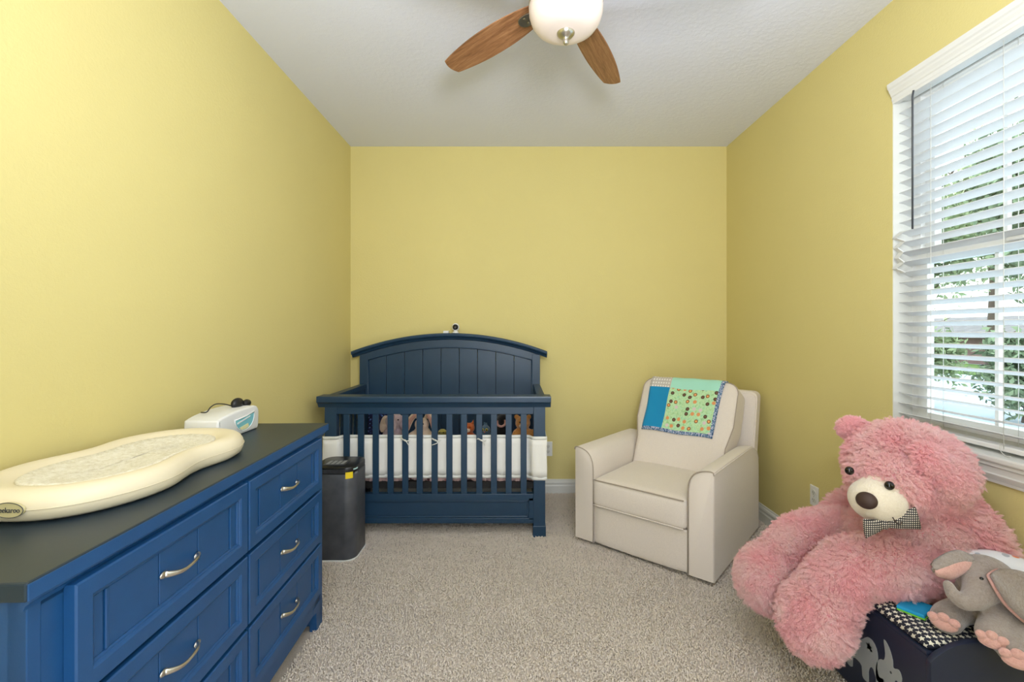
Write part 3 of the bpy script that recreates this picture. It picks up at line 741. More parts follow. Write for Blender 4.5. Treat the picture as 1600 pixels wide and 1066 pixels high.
# orange fox
X, Y = -0.33, 3.24; t = toy('plush_fox', 'small orange plush fox with a cream snout in the crib', X, Y)
b = bmesh.new(); ell(b, (X, Y, ZM+0.055), (0.042, 0.04, 0.06)); ell(b, (X, Y-0.01, ZM+0.135), (0.040, 0.036, 0.036))
for s in (-1, 1):
    chain(b, [(X+s*0.022, Y-0.005, ZM+0.155, 0.014), (X+s*0.03, Y-0.005, ZM+0.19, 0.004)])
    chain(b, [(X+s*0.035, Y-0.01, ZM+0.08, 0.014), (X+s*0.05, Y-0.04, ZM+0.06, 0.012)])
    chain(b, [(X+s*0.02, Y-0.01, ZM+0.025, 0.02), (X+s*0.03, Y-0.06, ZM+0.022, 0.018)])
blob(b, 'body', mt_orange, t, 0.006)
b = bmesh.new(); ell(b, (X-0.008, Y-0.042, ZM+0.125), (0.020, 0.018, 0.014)); sn = fin(b, 'snout', mt_cream, t, True)
b = bmesh.new(); ell(b, (X-0.010, Y-0.060, ZM+0.128), (0.005, 0.004, 0.004)); fin(b, 'nose', M['eye'], sn, True)
eyes(t, [(X-0.022, Y-0.043, ZM+0.146), (X+0.010, Y-0.045, ZM+0.146)], 0.004)
# blue bird
X, Y = -0.215, 3.22; t = toy('plush_bird', 'small slate blue plush bird with yellow ringed eyes in the crib', X, Y)
b = bmesh.new(); ell(b, (X, Y, ZM+0.06), (0.045, 0.042, 0.06)); ell(b, (X, Y-0.008, ZM+0.125), (0.036, 0.033, 0.033))
for k in (-1, 0, 1): chain(b, [(X+k*0.004, Y, ZM+0.15, 0.008), (X+k*0.014, Y, ZM+0.182, 0.003)])
for s in (-1, 1): ell(b, (X+s*0.045, Y, ZM+0.06), (0.012, 0.03, 0.042), (0, radians(-s*12), 0))
blob(b, 'body', mt_blue, t, 0.006)
for s in (-1, 1):
    b = bmesh.new(); ell(b, (X-0.004+s*0.014, Y-0.038, ZM+0.132), (0.011, 0.006, 0.011)); e = fin(b, 'eye', mt_yel, t, True)
    b = bmesh.new(); ell(b, (X-0.004+s*0.014, Y-0.044, ZM+0.132), (0.005, 0.003, 0.005)); fin(b, 'pupil', M['eye'], e, True)
b = bmesh.new(); ell(b, (X-0.004, Y-0.045, ZM+0.118), (0.005, 0.010, 0.005)); fin(b, 'beak', mt_orange, t, True)
# black cat with pink collar
X, Y = -0.10, 3.30; t = toy('plush_cat', 'black plush cat with a curved pink bow in the crib', X, Y)
b = bmesh.new(); ell(b, (X, Y, ZM+0.07), (0.07, 0.06, 0.085)); ell(b, (X+0.01, Y-0.01, ZM+0.175), (0.055, 0.05, 0.05))
for s in (-1, 1):
    chain(b, [(X+0.01+s*0.034, Y, ZM+0.205, 0.014), (X+0.01+s*0.042, Y, ZM+0.245, 0.004)])
    chain(b, [(X+s*0.035, Y-0.02, ZM+0.03, 0.03), (X+s*0.045, Y-0.085, ZM+0.03, 0.026)])
blob(b, 'body', mt_blk, t, 0.007)
b = bmesh.new(); tube(b, spline([(X-0.035, Y-0.062, ZM+0.185), (X-0.03, Y-0.068, ZM+0.155), (X-0.005, Y-0.07, ZM+0.145), (X+0.02, Y-0.068, ZM+0.16), (X+0.022, Y-0.064, ZM+0.19)], 5), [0.008]*21, 8)
fin(b, 'collar', M['palepink'], t, True)
eyes(t, [(X-0.01, Y-0.056, ZM+0.195), (X+0.03, Y-0.056, ZM+0.195)], 0.004)
# brown teddy
X, Y = 0.055, 3.16; t = toy('teddy_bear', 'golden brown teddy bear sitting at the right end of the crib', X, Y)
b = bmesh.new(); ell(b, (X, Y, ZM+0.075), (0.062, 0.055, 0.085)); ell(b, (X-0.012, Y-0.01, ZM+0.185), (0.052, 0.048, 0.046))
for s in (-1, 1):
    ell(b, (X-0.012+s*0.042, Y, ZM+0.225), (0.019, 0.010, 0.019))
    chain(b, [(X+s*0.055, Y-0.01, ZM+0.12, 0.024), (X+s*0.082, Y-0.035, ZM+0.065, 0.022)])
    chain(b, [(X+s*0.04, Y-0.02, ZM+0.03, 0.030), (X+s*0.06, Y-0.095, ZM+0.03, 0.028)])
blob(b, 'body', mt_gold, t, 0.007)
b = bmesh.new(); ell(b, (X-0.016, Y-0.052, ZM+0.172), (0.022, 0.018, 0.017)); sn = fin(b, 'snout', mt_cream, t, True)
b = bmesh.new(); ell(b, (X-0.016, Y-0.070, ZM+0.178), (0.007, 0.004, 0.005)); fin(b, 'nose', M['eye'], sn, True)
eyes(t, [(X-0.032, Y-0.054, ZM+0.198), (X+0.004, Y-0.056, ZM+0.198)], 0.005)

# baby monitor on the crown
zcr = arch((712-807)/725*3.53, 1.212, 1.075, hw2)+0.050
X = (712-807)/725*3.53; Y = 3.53
t = thing('baby_monitor', 'small white camera with a black face on the crib crown', 'camera', (X, Y, zcr))
fin(lathe([(0, 0), (0.024, 0), (0.025, 0.006), (0.016, 0.014), (0.010, 0.022), (0, 0.022)], 20), 'base', M['white'], t, True, world=False)
b = bmesh.new(); ell(b, (0, 0, 0.046), (0.029, 0.027, 0.031)); fin(b, 'head', M['white'], t, True, world=False)
b = bmesh.new(); ell(b, (0, -0.012, 0.046), (0.023, 0.019, 0.023)); fc = fin(b, 'face', M['eye'], t, True, world=False)
b = bmesh.new(); ell(b, (0, -0.030, 0.042), (0.008, 0.003, 0.008)); fin(b, 'lens', M['darkgrey'], fc, True, world=False)
X = (697-807)/725*3.53; zcr = arch(X, 1.212, 1.075, hw2)+0.0485
o = recenter(fin(box(X-0.021, X+0.021, Y-0.012, Y+0.03, zcr, zcr+0.02, bev=0.004), 'adapter_box', M['white'])); tag(o, 'little white box left of the camera on the crib crown', 'box')

# ------------------------------------------------------------------ dresser
DR = thing('dresser', 'blue six drawer dresser with dark worn top along the left wall', 'dresser', (-0.83, 2.05, 0), radians(2.0))
nb_ = M['navy']; DL = 1.308; DD = 0.455; H = 0.871
# local frame: +y along the wall away from camera (front corner far at origin), -x to the wall
tp = [(0.0, H-0.004), (-0.004, H), (-DD+0.0, H), (-DD, H-0.03), (0, H-0.03)]
tpm = bmesh.new(); bx(tpm, -DD, 0, -DL, 0, H-0.032, H, bev=0.004)
tag(fin(tpm, 'dresser_top', M['dtop'], DR, world=False), 'dark blue grey worn top')
b = box(-DD+0.02, -0.004, -DL+0.0015, -0.0015, H-0.034, H-0.008, bev=0.002)
fin(box(-0.003, 0.001, -DL+0.002, -0.002, H-0.031, H-0.003, bev=0.0012), 'top_edge', nb_, DR, world=False)
# small cove under the top
cv = [(-0.02, H-0.032), (-0.006, H-0.032), (-0.007, H-0.038), (-0.014, H-0.044), (-0.018, H-0.052), (-0.024, H-0.052)]
b.free()
fin(prism(cv, 'y', -DL+0.012, -0.012), 'cove_moulding', nb_, DR, world=False)
# carcase
FB = -0.02
fin(box(-DD+0.02, FB, -DL+0.02, -DL+0.045, 0.0, H-0.03, bev=0.002), 'side_panel', nb_, DR, world=False)
fin(box(-DD+0.02, FB, -0.045, -0.02, 0.0, H-0.03, bev=0.002), 'side_panel', nb_, DR, world=False)
b = box(FB-0.03, FB-0.001, -DL+0.04, -0.04, H-0.06, H-0.03)
bx(b, FB-0.03, FB-0.001, -DL+0.04, -0.04, 0.088, 0.175)
bx(b, FB-0.03, FB-0.001, -DL+0.02, -DL+0.10, 0.11, H-0.03); bx(b, FB-0.03, FB-0.001, -0.10, -0.02, 0.11, H-0.03)
bx(b, FB-0.03, FB-0.006, -DL/2-0.02, -DL/2+0.02, 0.11, H-0.03)
bx(b, -DD+0.03, FB-0.03, -DL+0.04, -0.04, 0.12, 0.13)
fin(b, 'face_frame', nb_, DR, world=False)
for y0, y1, s in ((-0.115, -0.02, 1), (-DL+0.02, -DL+0.115, -1)):
    ft = [(y1, 0.0), (y1-0.062, 0.0), (y1-0.066, 0.082), (y0, 0.086), (y0, 0.115), (y1, 0.115)]
    if s < 0: ft = [(y0+y1-p[0], p[1]) for p in ft]
    fin(prism(ft, 'x', FB-0.03, FB, bev=0.001), 'foot', nb_, DR, world=False)
fin(box(-DD+0.02, -DD+0.03, -DL+0.04, -0.04, 0.08, H-0.03), 'back_panel', nb_, DR, world=False)
def pull_mesh():
    b = bmesh.new(); L = 0.052; P = []; R = []
    for i in range(21):
        s = -1+2*i/20
        x = 0.024*(1-abs(s)**2.6)+0.003
        z = -0.006*s*1.0+0.004*sin(s*pi)
        P.append((x, s*L*1.12, z)); R.append((0.0042+0.0042*abs(s)**2, 0.0035+0.003*abs(s)**3*0.3))
    tube(b, P, R, 10)
    for s in (-1, 1): ell(b, (0.004, s*L*1.12, -0.006*s), (0.004, 0.013, 0.008), (0, 0, 0), 12, 8)
    return b
pme = bpy.data.meshes.new('pull'); b = pull_mesh(); bmesh.ops.recalc_face_normals(b, faces=b.faces[:]); b.to_mesh(pme); b.free()
pme.materials.append(M['nickel']); pme.polygons.foreach_set('use_smooth', [True]*len(pme.polygons))
def drawer(y0, y1, z0, z1):
    d = 0.022; x0 = FB; x1 = FB+d; fr = 0.040
    b = bmesh.new()
    # mitred frame with inner chamfer: profile swept round the rectangle
    pr = [(0.0, x0), (0.0, x1-0.003), (0.003, x1), (fr-0.006, x1), (fr-0.002, x1-0.003), (fr, x1-0.006), (fr+0.003, x1-0.0065), (fr+0.006, x1-0.010), (fr+0.006, x0)]
    rings = []
    for ins, x in pr:
        rings.append([b.verts.new((x, y0+ins, z0+ins)), b.verts.new((x, y1-ins, z0+ins)), b.verts.new((x, y1-ins, z1-ins)), b.verts.new((x, y0+ins, z1-ins))])
    for A, B in zip(rings, rings[1:]):
        for k in range(4): b.faces.new((A[k], A[(k+1) % 4], B[(k+1) % 4], B[k]))
    A, B = rings[-1], rings[0]
    for k in range(4): b.faces.new((A[k], A[(k+1) % 4], B[(k+1) % 4], B[k]))
    bx(b, x0, x0+0.004, y0+fr, y1-fr, z0+fr, z1-fr)
    dr = fin(b, 'drawer', nb_, DR, world=False)
    ya, yb = y0+fr+0.006, y1-fr-0.006; za, zb = z0+fr+0.006, z1-fr-0.006
    W = (yb-ya); cw = 0.134
    yc = (y0+y1)/2
    cuts = [ya, ya+0.024, ya+0.034, yc-cw/2, yc+cw/2, yb-0.034, yb-0.024, yb]
    for i in range(7):
        proud = 0.0118 if i not in (1, 5) else 0.0145
        fin(box(x0+0.003, x0+proud, cuts[i]+0.0014, cuts[i+1]-0.0014, za, zb, bev=0.0012, seg=1), 'panel_board', nb_, dr, world=False)
    o = bpy.data.objects.new('pull', pme); COL.objects.link(o); o.parent = dr
    o.location = (x0+0.0118, yc, (z0+z1)/2); o['label'] = 'curved nickel pull'
for (ya, yb) in ((-DL+0.085, -DL/2-0.0045), (-DL/2+0.0045, -0.085)):
    for k in range(3):
        z1 = 0.822-k*0.222
        drawer(ya, yb, z1-0.210, z1)

# ------------------------------------------------------------------ changing pad on the dresser
ZT = H+0.0005
PD = thing('changing_pad', 'cream peanut shaped foam changing pad lying on the dresser', 'changing pad', (-1.075, 1.3, ZT))
def pad_outline(th, off=0.0):
    # peanut: half length 0.345, half width 0.205 with a waist
    c, s = cos(th), sin(th)
    e = 2.6
    lx = 0.345*abs(c)**(2/e)*(1 if c > 0 else -1); 
    t_ = lx/0.345
    wst = 1-0.20*math.exp(-((t_-0.08)/0.33)**2)-0.06*max(0, t_)
    ly = 0.215*abs(s)**(2/e)*(1 if s > 0 else -1)*wst
    return lx, ly
NP = 96
rings_def = []  # (scale/inset, z)
b = bmesh.new(); rows = []
prof_p = [(0.0, 0.0), (0.80, 0.0), (0.93, 0.003), (0.975, 0.012), (0.995, 0.028), (1.0, 0.040), (0.992, 0.052), (0.97, 0.066), (0.935, 0.076), (0.89, 0.081), (0.84, 0.081), (0.79, 0.077), (0.74, 0.070), (0.69, 0.061), (0.64, 0.053), (0.60, 0.048)]
for s_, z in prof_p[1:]:
    row = []
    for k in range(NP):
        th = 2*pi*k/NP; lx, ly = pad_outline(th)
        # constant-width inset instead of pure scaling
        ins = (1-s_)*0.215*1.2
        nx = lx*(1-ins/0.345*1.15); ny = ly*(1-ins/0.215)
        endrise = 0.84
        row.append(b.verts.new((-1.075+ny, 1.3+nx, ZT+z*endrise)))
    rows.append(row)
for A, B in zip(rows, rows[1:]):
    for k in range(NP): b.faces.new((A[k], A[(k+1) % NP], B[(k+1) % NP], B[k]))
b.faces.new(rows[0][::-1]); b.faces.new(rows[-1])
fin(b, 'foam_body', M['foam'], PD, autosmooth=60)
b = bmesh.new(); rows = []
for s_, dz in ((0.70, 0.058), (0.71, 0.067), (0.69, 0.071), (0.60, 0.0635), (0.4, 0.058), (0.2, 0.056)):
    row = []
    for k in range(NP):
        lx, ly = pad_outline(2*pi*k/NP); ins = (1-s_)*0.215*1.2
        row.append(b.verts.new((-1.075+ly*(1-ins/0.215), 1.3+lx*(1-ins/0.345*1.15), ZT+dz*0.84+0.0012*sin(k*3.1+s_*40))))
    rows.append(row)
for A, B in zip(rows, rows[1:]):
    for k in range(NP): b.faces.new((A[k], A[(k+1) % NP], B[(k+1) % NP], B[k]))
b.faces.new(rows[-1])
tag(fin(b, 'pad_liner', M['padtop'], PD, True), 'white textured inner liner')
b = bmesh.new(); P = []
for k in range(NP):
    lx, ly = pad_outline(2*pi*k/NP); P.append((-1.075+ly*1.002, 1.3+lx*1.002, ZT+0.033))
tube(b, P, 0.0009, 5, closed=True); fin(b, 'seam', M['foam'], PD, True)
# oval badge with lettering on the near end of the pad
bc = Vector((-1.043, 0.9535, ZT+0.036))
Mb = Matrix.Translation(bc) @ Matrix.Rotation(radians(0), 4, 'Z')
b = prism([(p[0], p[1]) for p in arc(0, 0, 0.031, 0, 360, 32, 0.0155)[:-1]], 'y', -0.0015, 0.004, M=Mb)
bd = fin(b, 'badge', mat('badge_cream', rgb(206, 196, 150), 0.5, 0.02), PD)
b = bmesh.new(); tube(b, [Mb @ Vector((p[0], -0.0018, p[1])) for p in arc(0, 0, 0.031, 0, 360, 40, 0.0155)[:-1]], 0.0008, 5, closed=True)
fin(b, 'badge_rim', M['darkgrey'], bd)
def text(s, size, name, m, parent, Mx, extrude=0.0004):
    cu = bpy.data.curves.new(name, 'FONT'); cu.body = s; cu.size = size; cu.extrude = extrude; cu.align_x = 'CENTER'; cu.align_y = 'CENTER'
    o = bpy.data.objects.new(name, cu); COL.objects.link(o)
    dg = bpy.context.evaluated_depsgraph_get(); dg.update()
    me = bpy.data.meshes.new_from_object(o.evaluated_get(dg)); bpy.data.objects.remove(o); bpy.data.curves.remove(cu)
    me.transform(Mx); me.materials.clear(); me.name = name
    return link(name, me, m, parent, False)
text('keekaroo', 0.0135, 'lettering', M['darkgrey'], bd, Mb @ Matrix.Translation((0, -0.0022, 0)) @ Matrix.Rotation(pi/2, 4, 'X') @ Matrix.Diagonal((0.95, 1.15, 1, 1)))

# ------------------------------------------------------------------ wipes warmer
WW = thing('wipes_warmer', 'white wipes warmer box behind the changing pad on dresser', 'wipes dispenser', (-1.145, 1.80, ZT))
X0, X1, Y0, Y1 = -1.205, -1.078, 1.675, 1.945
sec = [(Y0+0.008, ZT), (Y0, ZT+0.01), (Y0+0.002, ZT+0.072), (Y0+0.012, ZT+0.082), (Y0+0.06, ZT+0.092), (Y0+0.14, ZT+0.099), (Y1-0.05, ZT+0.100), (Y1-0.018, ZT+0.095), (Y1-0.004, ZT+0.082), (Y1, ZT+0.06), (Y1-0.004, ZT+0.012), (Y1-0.014, ZT)]
b = prism(spline(sec, 3)[:-1]+[sec[-1]], 'x', X0, X1)
es = [e for e in b.edges if all(abs(v.co.x-X1) < 1e-5 for v in e.verts) or all(abs(v.co.x-X0) < 1e-5 for v in e.verts)]
bmesh.ops.bevel(b, geom=es, offset=0.009, segments=3, affect='EDGES', profile=0.5)
fin(b, 'shell', M['white'], WW, autosmooth=50)
# half-moon dispensing window on the room side
hm = [(1.775, ZT+0.062)]+[(1.84+0.065*cos(radians(a)), ZT+0.064+0.052*sin(radians(a))) for a in range(180, 361, 12)]+[(1.905, ZT+0.075), (1.85, ZT+0.066)]
fin(prism(hm, 'x', X1-0.004, X1+0.0012), 'recess', mat('aqua_plastic', rgb(130, 196, 206), 0.3, 0.03), WW)
lipp = [(p[0], p[1]) for p in hm]
b = bmesh.new(); tube(b, [(X1+0.001, p[0], p[1]) for p in lipp], 0.0022, 6, closed=True); fin(b, 'recess_rim', M['white'], WW, True)
b = prism([(1.802, ZT+0.028), (1.86, ZT+0.036), (1.866, ZT+0.022), (1.842, ZT+0.016), (1.815, ZT+0.018)], 'x', X1, X1+0.003); fin(b, 'wipe', mat('pale_wipe', rgb(226, 220, 170), 0.8, 0.03), WW)
b = prism([(1.79, ZT+0.050), (1.876, ZT+0.064), (1.874, ZT+0.060), (1.79, ZT+0.044)], 'x', X1, X1+0.003); fin(b, 'dispenser_lip', M['white'], WW)
AD = thing('power_adapter', 'black power adapter with looped cord on top of the wipes warmer', 'adapter', (-1.13, 1.90, ZT+0.098))
b = bmesh.new(); ell(b, (-1.128, 1.875, ZT+0.112), (0.018, 0.034, 0.023)); ell(b, (-1.120, 1.925, ZT+0.106), (0.015, 0.024, 0.016)); chain(b, [(-1.13, 1.86, ZT+0.108, 0.010), (-1.125, 1.93, ZT+0.106, 0.010)])
blob(b, 'body', M['black'], AD, 0.003, 1)
b = bmesh.new(); tube(b, spline([(-1.135, 1.85, ZT+0.106), (-1.145, 1.82, ZT+0.118), (-1.155, 1.785, ZT+0.124), (-1.16, 1.76, ZT+0.116), (-1.165, 1.745, ZT+0.100), (-1.19, 1.75, ZT+0.098)], 6), 0.0022, 6)
fin(b, 'cord', M['black'], AD, True)

# ------------------------------------------------------------------ air purifier on the carpet
AP = thing('air_purifier', 'dark grey tower air purifier with black top between dresser and crib', 'air purifier', (-1.015, 2.675, 0.0))
def rrect(x0, x1, y0, y1, r, n=8):
    P = []
    for cx, cy, a in ((x1-r, y1-r, 0), (x0+r, y1-r, 90), (x0+r, y0+r, 180), (x1-r, y0+r, 270)): P += arc(cx, cy, r, a, a+90, n)
    return P
rr = rrect(-1.135, -0.895, 2.555, 2.795, 0.06)
fin(prism(rr, 'z', 0.012, 0.485, bev=0.001), 'housing', mat('scuffed_grey_shell', rgb(74, 76, 82), 0.42, 0.25, 14), AP, autosmooth=35)
def inset(P, d, cx=-1.015, cy=2.675): return [(cx+(p[0]-cx)*(1-d/0.12), cy+(p[1]-cy)*(1-d/0.12)) for p in P]
fin(prism(inset(rr, -0.003), 'z', 0.0, 0.014, bev=0.002), 'base_ring', M['white'], AP, autosmooth=35)
fin(prism(inset(rr, 0.001), 'z', 0.485, 0.524, bev=0.008), 'top_cap', M['black'], AP, autosmooth=35)
fin(box(-1.085, -0.965, 2.60, 2.70, 0.5235, 0.5265, bev=0.001), 'control_panel', M['darkgrey'], AP)
for k in range(4): fin(box(-1.075+k*0.027, -1.057+k*0.027, 2.615, 2.685, 0.5262, 0.5275), 'button', mat('pale_grey_print', rgb(150, 152, 156), 0.5), AP)
b = bmesh.new()
for k in range(22):
    x = -1.075+k*0.0062
    bx(b, x, x+0.003, 2.5515, 2.558, 0.492, 0.512)
fin(b, 'vent_grille', M['darkgrey'], AP)
def on_corner(a0, a1, z0, z1, off, th=0.0015):
    P = arc(-0.955, 2.615, 0.06+off, a0, a1, 8); Q = arc(-0.955, 2.615, 0.06+off+th, a0, a1, 8)
    return prism(P+Q[::-1], 'z', z0, z1)
tag(fin(on_corner(-78, -40, 0.462, 0.497, 0.0), 'sticker', mat('yellow_label', rgb(240, 210, 30), 0.5, 0.02), AP), 'yellow warning sticker')
fin(on_corner(-36, 2, 0.505, 0.512, -0.001), 'light_strip', mat('pale_strip', rgb(190, 225, 225), 0.3, 0.02), AP)
fin(on_corner(-28, -4, 0.480, 0.492, 0.0), 'small_label', mat('silver_label', rgb(120, 122, 126), 0.5, 0.05), AP)

# ------------------------------------------------------------------ armchair (glider recliner)
CH = thing('armchair', 'oatmeal upholstered recliner armchair in the far right corner', 'armchair', (0.354, 2.82, 0), radians(-40.43))
LW, LD = 0.817, 0.876; ln = M['linen']
def part(b, name, m=ln, sm=0, parent=None, smooth=False): return fin(b, name, m, parent or CH, smooth, world=False, autosmooth=sm or None)
def arm_profile(flip):
    P = [(0.0, 0.03), (0.0, 0.560)]+spline([(0.004, 0.574), (0.02, 0.578), (0.055, 0.572), (0.088, 0.558), (0.112, 0.532), (0.126, 0.495), (0.130, 0.45)], 3)+[(0.130, 0.03)]
    return [(LW-p[0] if flip else p[0], p[1]) for p in P]
def arm(flip):
    pr = arm_profile(flip); b = bmesh.new(); rows = []
    ys = [0.0, 0.004, 0.012, 0.2, 0.4, 0.6, 0.70, 0.76, 0.80, 0.83, 0.855, 0.870, 0.876]
    for y in ys:
        e = 0.006 if y == 0 else (0.002 if y < 0.01 else 0)
        k = max(0, (y-0.66)/0.216); drop = 0.13*(1-sqrt(max(0, 1-k*k)))
        row = []
        for x, z in pr:
            cx = 0.065 if not flip else LW-0.065
            xx = x+(e if x < cx else -e); zz = z
            if z > 0.2: zz = z-drop*min(1, (z-0.2)/0.3)-e
            row.append(b.verts.new((xx, y, zz)))
        rows.append(row)
    m = len(pr)
    for A, B in zip(rows, rows[1:]):
        for k in range(m): b.faces.new((A[k], A[(k+1) % m], B[(k+1) % m], B[k]))
    b.faces.new(rows[0]); b.faces.new(rows[-1][::-1])
    a = part(b, 'arm', sm=40)
    w_ = bmesh.new(); tube(w_, [(x, -0.001, z) for x, z in pr[1:]], 0.0032, 6)
    part(w_, 'piping', M['welt'], 0, a, True)
    w_ = bmesh.new(); xo = pr[1][0]
    tube(w_, [(xo, y, 0.566-0.13*(1-sqrt(max(0, 1-max(0, (y-0.66)/0.216)**2)))) for y in np.linspace(0, 0.87, 24)], 0.0028, 6)
    part(w_, 'piping', ln, 0, a, True)
arm(False); arm(True)
part(box(0.128, LW-0.128, 0.03, 0.84, 0.05, 0.30, bev=0.004), 'base_frame')
b = cushion((LW-0.262)/2, 0.014, 0.112, 0.012, 0.004, 10, M=Matrix.Translation((LW/2, 0.016, 0.142))); part(b, 'footrest_panel', smooth=True)
SW = (LW-0.264)/2
b = cushion(SW, 0.29, 0.082, 0.03, 0.020, 18, M=Matrix.Translation((LW/2, 0.268, 0.333))); sc = part(b, 'seat_cushion', smooth=True)
for zz in (0.408, 0.262):
    w_ = bmesh.new(); tube(w_, [(LW/2-SW+0.012+(2*SW-0.024)*i/16, -0.020-0.009*sin(pi*i/16), zz+0.004*sin(pi*i/16)) for i in range(17)], 0.0038, 6)
    part(w_, 'piping', M['welt'] if zz > 0.3 else ln, 0, sc, True)
# back cushion on its sloping plane: axes  e_s (up the slope)
k_ = 0.5; es_ = Vector((0, k_, 1)).normalized(); en = Vector((0, -1, k_)).normalized()  # en points to the sitter
org = Vector((0, 0.50, 0.42))
def bp_(u, s, d): return Vector((u, org.y, org.z))+es_*s+en*d
bl0, bl1, bs1 = 0.100, 0.735, 0.590
def back_outline(d):
    r = 0.07; P = []
    P += [(bl0+0.035+d, -0.06+d)]
    P += [(bl0+0.03+d, 0.16), (bl0+d, 0.30)]
    P += [(p[0], p[1]) for p in arc(bl0+r, bs1-r, r-d, 180, 90, 6)]
    P += [(p[0], p[1]) for p in arc(bl1-r, bs1-r, r-d, 90, 0, 6)]
    P += [(bl1-d, 0.30), (bl1-0.03-d, 0.16), (bl1-0.035-d, -0.06+d)]
    return P
def dense(P, n=8):
    Q = []
    for i in range(len(P)):
        a = P[i]; c = P[(i+1) % len(P)]
        L_ = sqrt((a[0]-c[0])**2+(a[1]-c[1])**2); m = max(1, int(L_/0.03))
        for k in range(m): Q.append((a[0]+(c[0]-a[0])*k/m, a[1]+(c[1]-a[1])*k/m))
    return Q
base = dense(back_outline(0)); cu, cs = LW/2+0.01, 0.27
b = bmesh.new(); rows = []
def puffd(u, s): return 0.022*max(0, 1-((u-cu)/0.33)**2)*max(0, 1-((s-cs)/0.36)**2)
for d, q in ((-0.16, 1.0), (-0.15, 1.0), (-0.02, 1.0), (-0.006, 0.992), (0.0, 0.975), (0.002, 0.93), (0.003, 0.8), (0.004, 0.6), (0.004, 0.4), (0.004, 0.2)):
    row = []
    for u, s in base:
        uu = cu+(u-cu)*q; ss = cs+(s-cs)*q
        row.append(b.verts.new(bp_(uu, ss, d+(puffd(uu, ss) if d > 0 else 0))))
    rows.append(row)
m = len(base)
for A, B in zip(rows, rows[1:]):
    for k in range(m): b.faces.new((A[k], A[(k+1) % m], B[(k+1) % m], B[k]))
b.faces.new(rows[0]); b.faces.new(rows[-1][::-1])
bkc = part(b, 'back_cushion', sm=70)
w_ = bmesh.new(); tube(w_, [bp_(cu+(u-cu)*0.99, cs+(s-cs)*0.99, -0.002) for u, s in base], 0.0030, 6, closed=True); part(w_, 'piping', M['welt'], 0, bkc, True)
# outer back shell behind the cushion
so = [(0.055, 0.06), (0.055, 0.84)]+arc(0.095, 0.84, 0.04, 180, 90, 5)+arc(LW-0.055, 0.84, 0.04, 90, 0, 5)+[(LW-0.015, 0.06)]
b = bmesh.new(); P0 = []; P1 = []
def shy(z): return 0.74+max(0, z-0.35)*0.38
for (u, z) in so: P0.append(b.verts.new((u, shy(z)-0.03, z))); P1.append(b.verts.new((u, shy(z)+0.075, z)))
n = len(so); b.faces.new(P0); b.faces.new(P1[::-1])
for k in range(n): b.faces.new((P0[k], P0[(k+1) % n], P1[(k+1) % n], P1[k]))
bmesh.ops.recalc_face_normals(b, faces=b.faces[:])
bmesh.ops.bevel(b, geom=[e for e in b.edges if len(e.link_faces) == 2 and e.calc_face_angle(0) > 0.9], offset=0.012, segments=3, affect='EDGES')
part(b, 'back_shell', sm=40)
# mechanism base ring under the chair
b = lathe([(0.24, 0.0), (0.26, 0.0), (0.26, 0.022), (0.24, 0.022)], 32, Matrix.Translation((LW/2, 0.45, 0))); bx(b, LW/2-0.03, LW/2+0.03, 0.2, 0.7, 0.012, 0.06); bx(b, LW/2-0.25, LW/2+0.25, 0.42, 0.48, 0.012, 0.03)
part(b, 'swivel_base', M['black'])

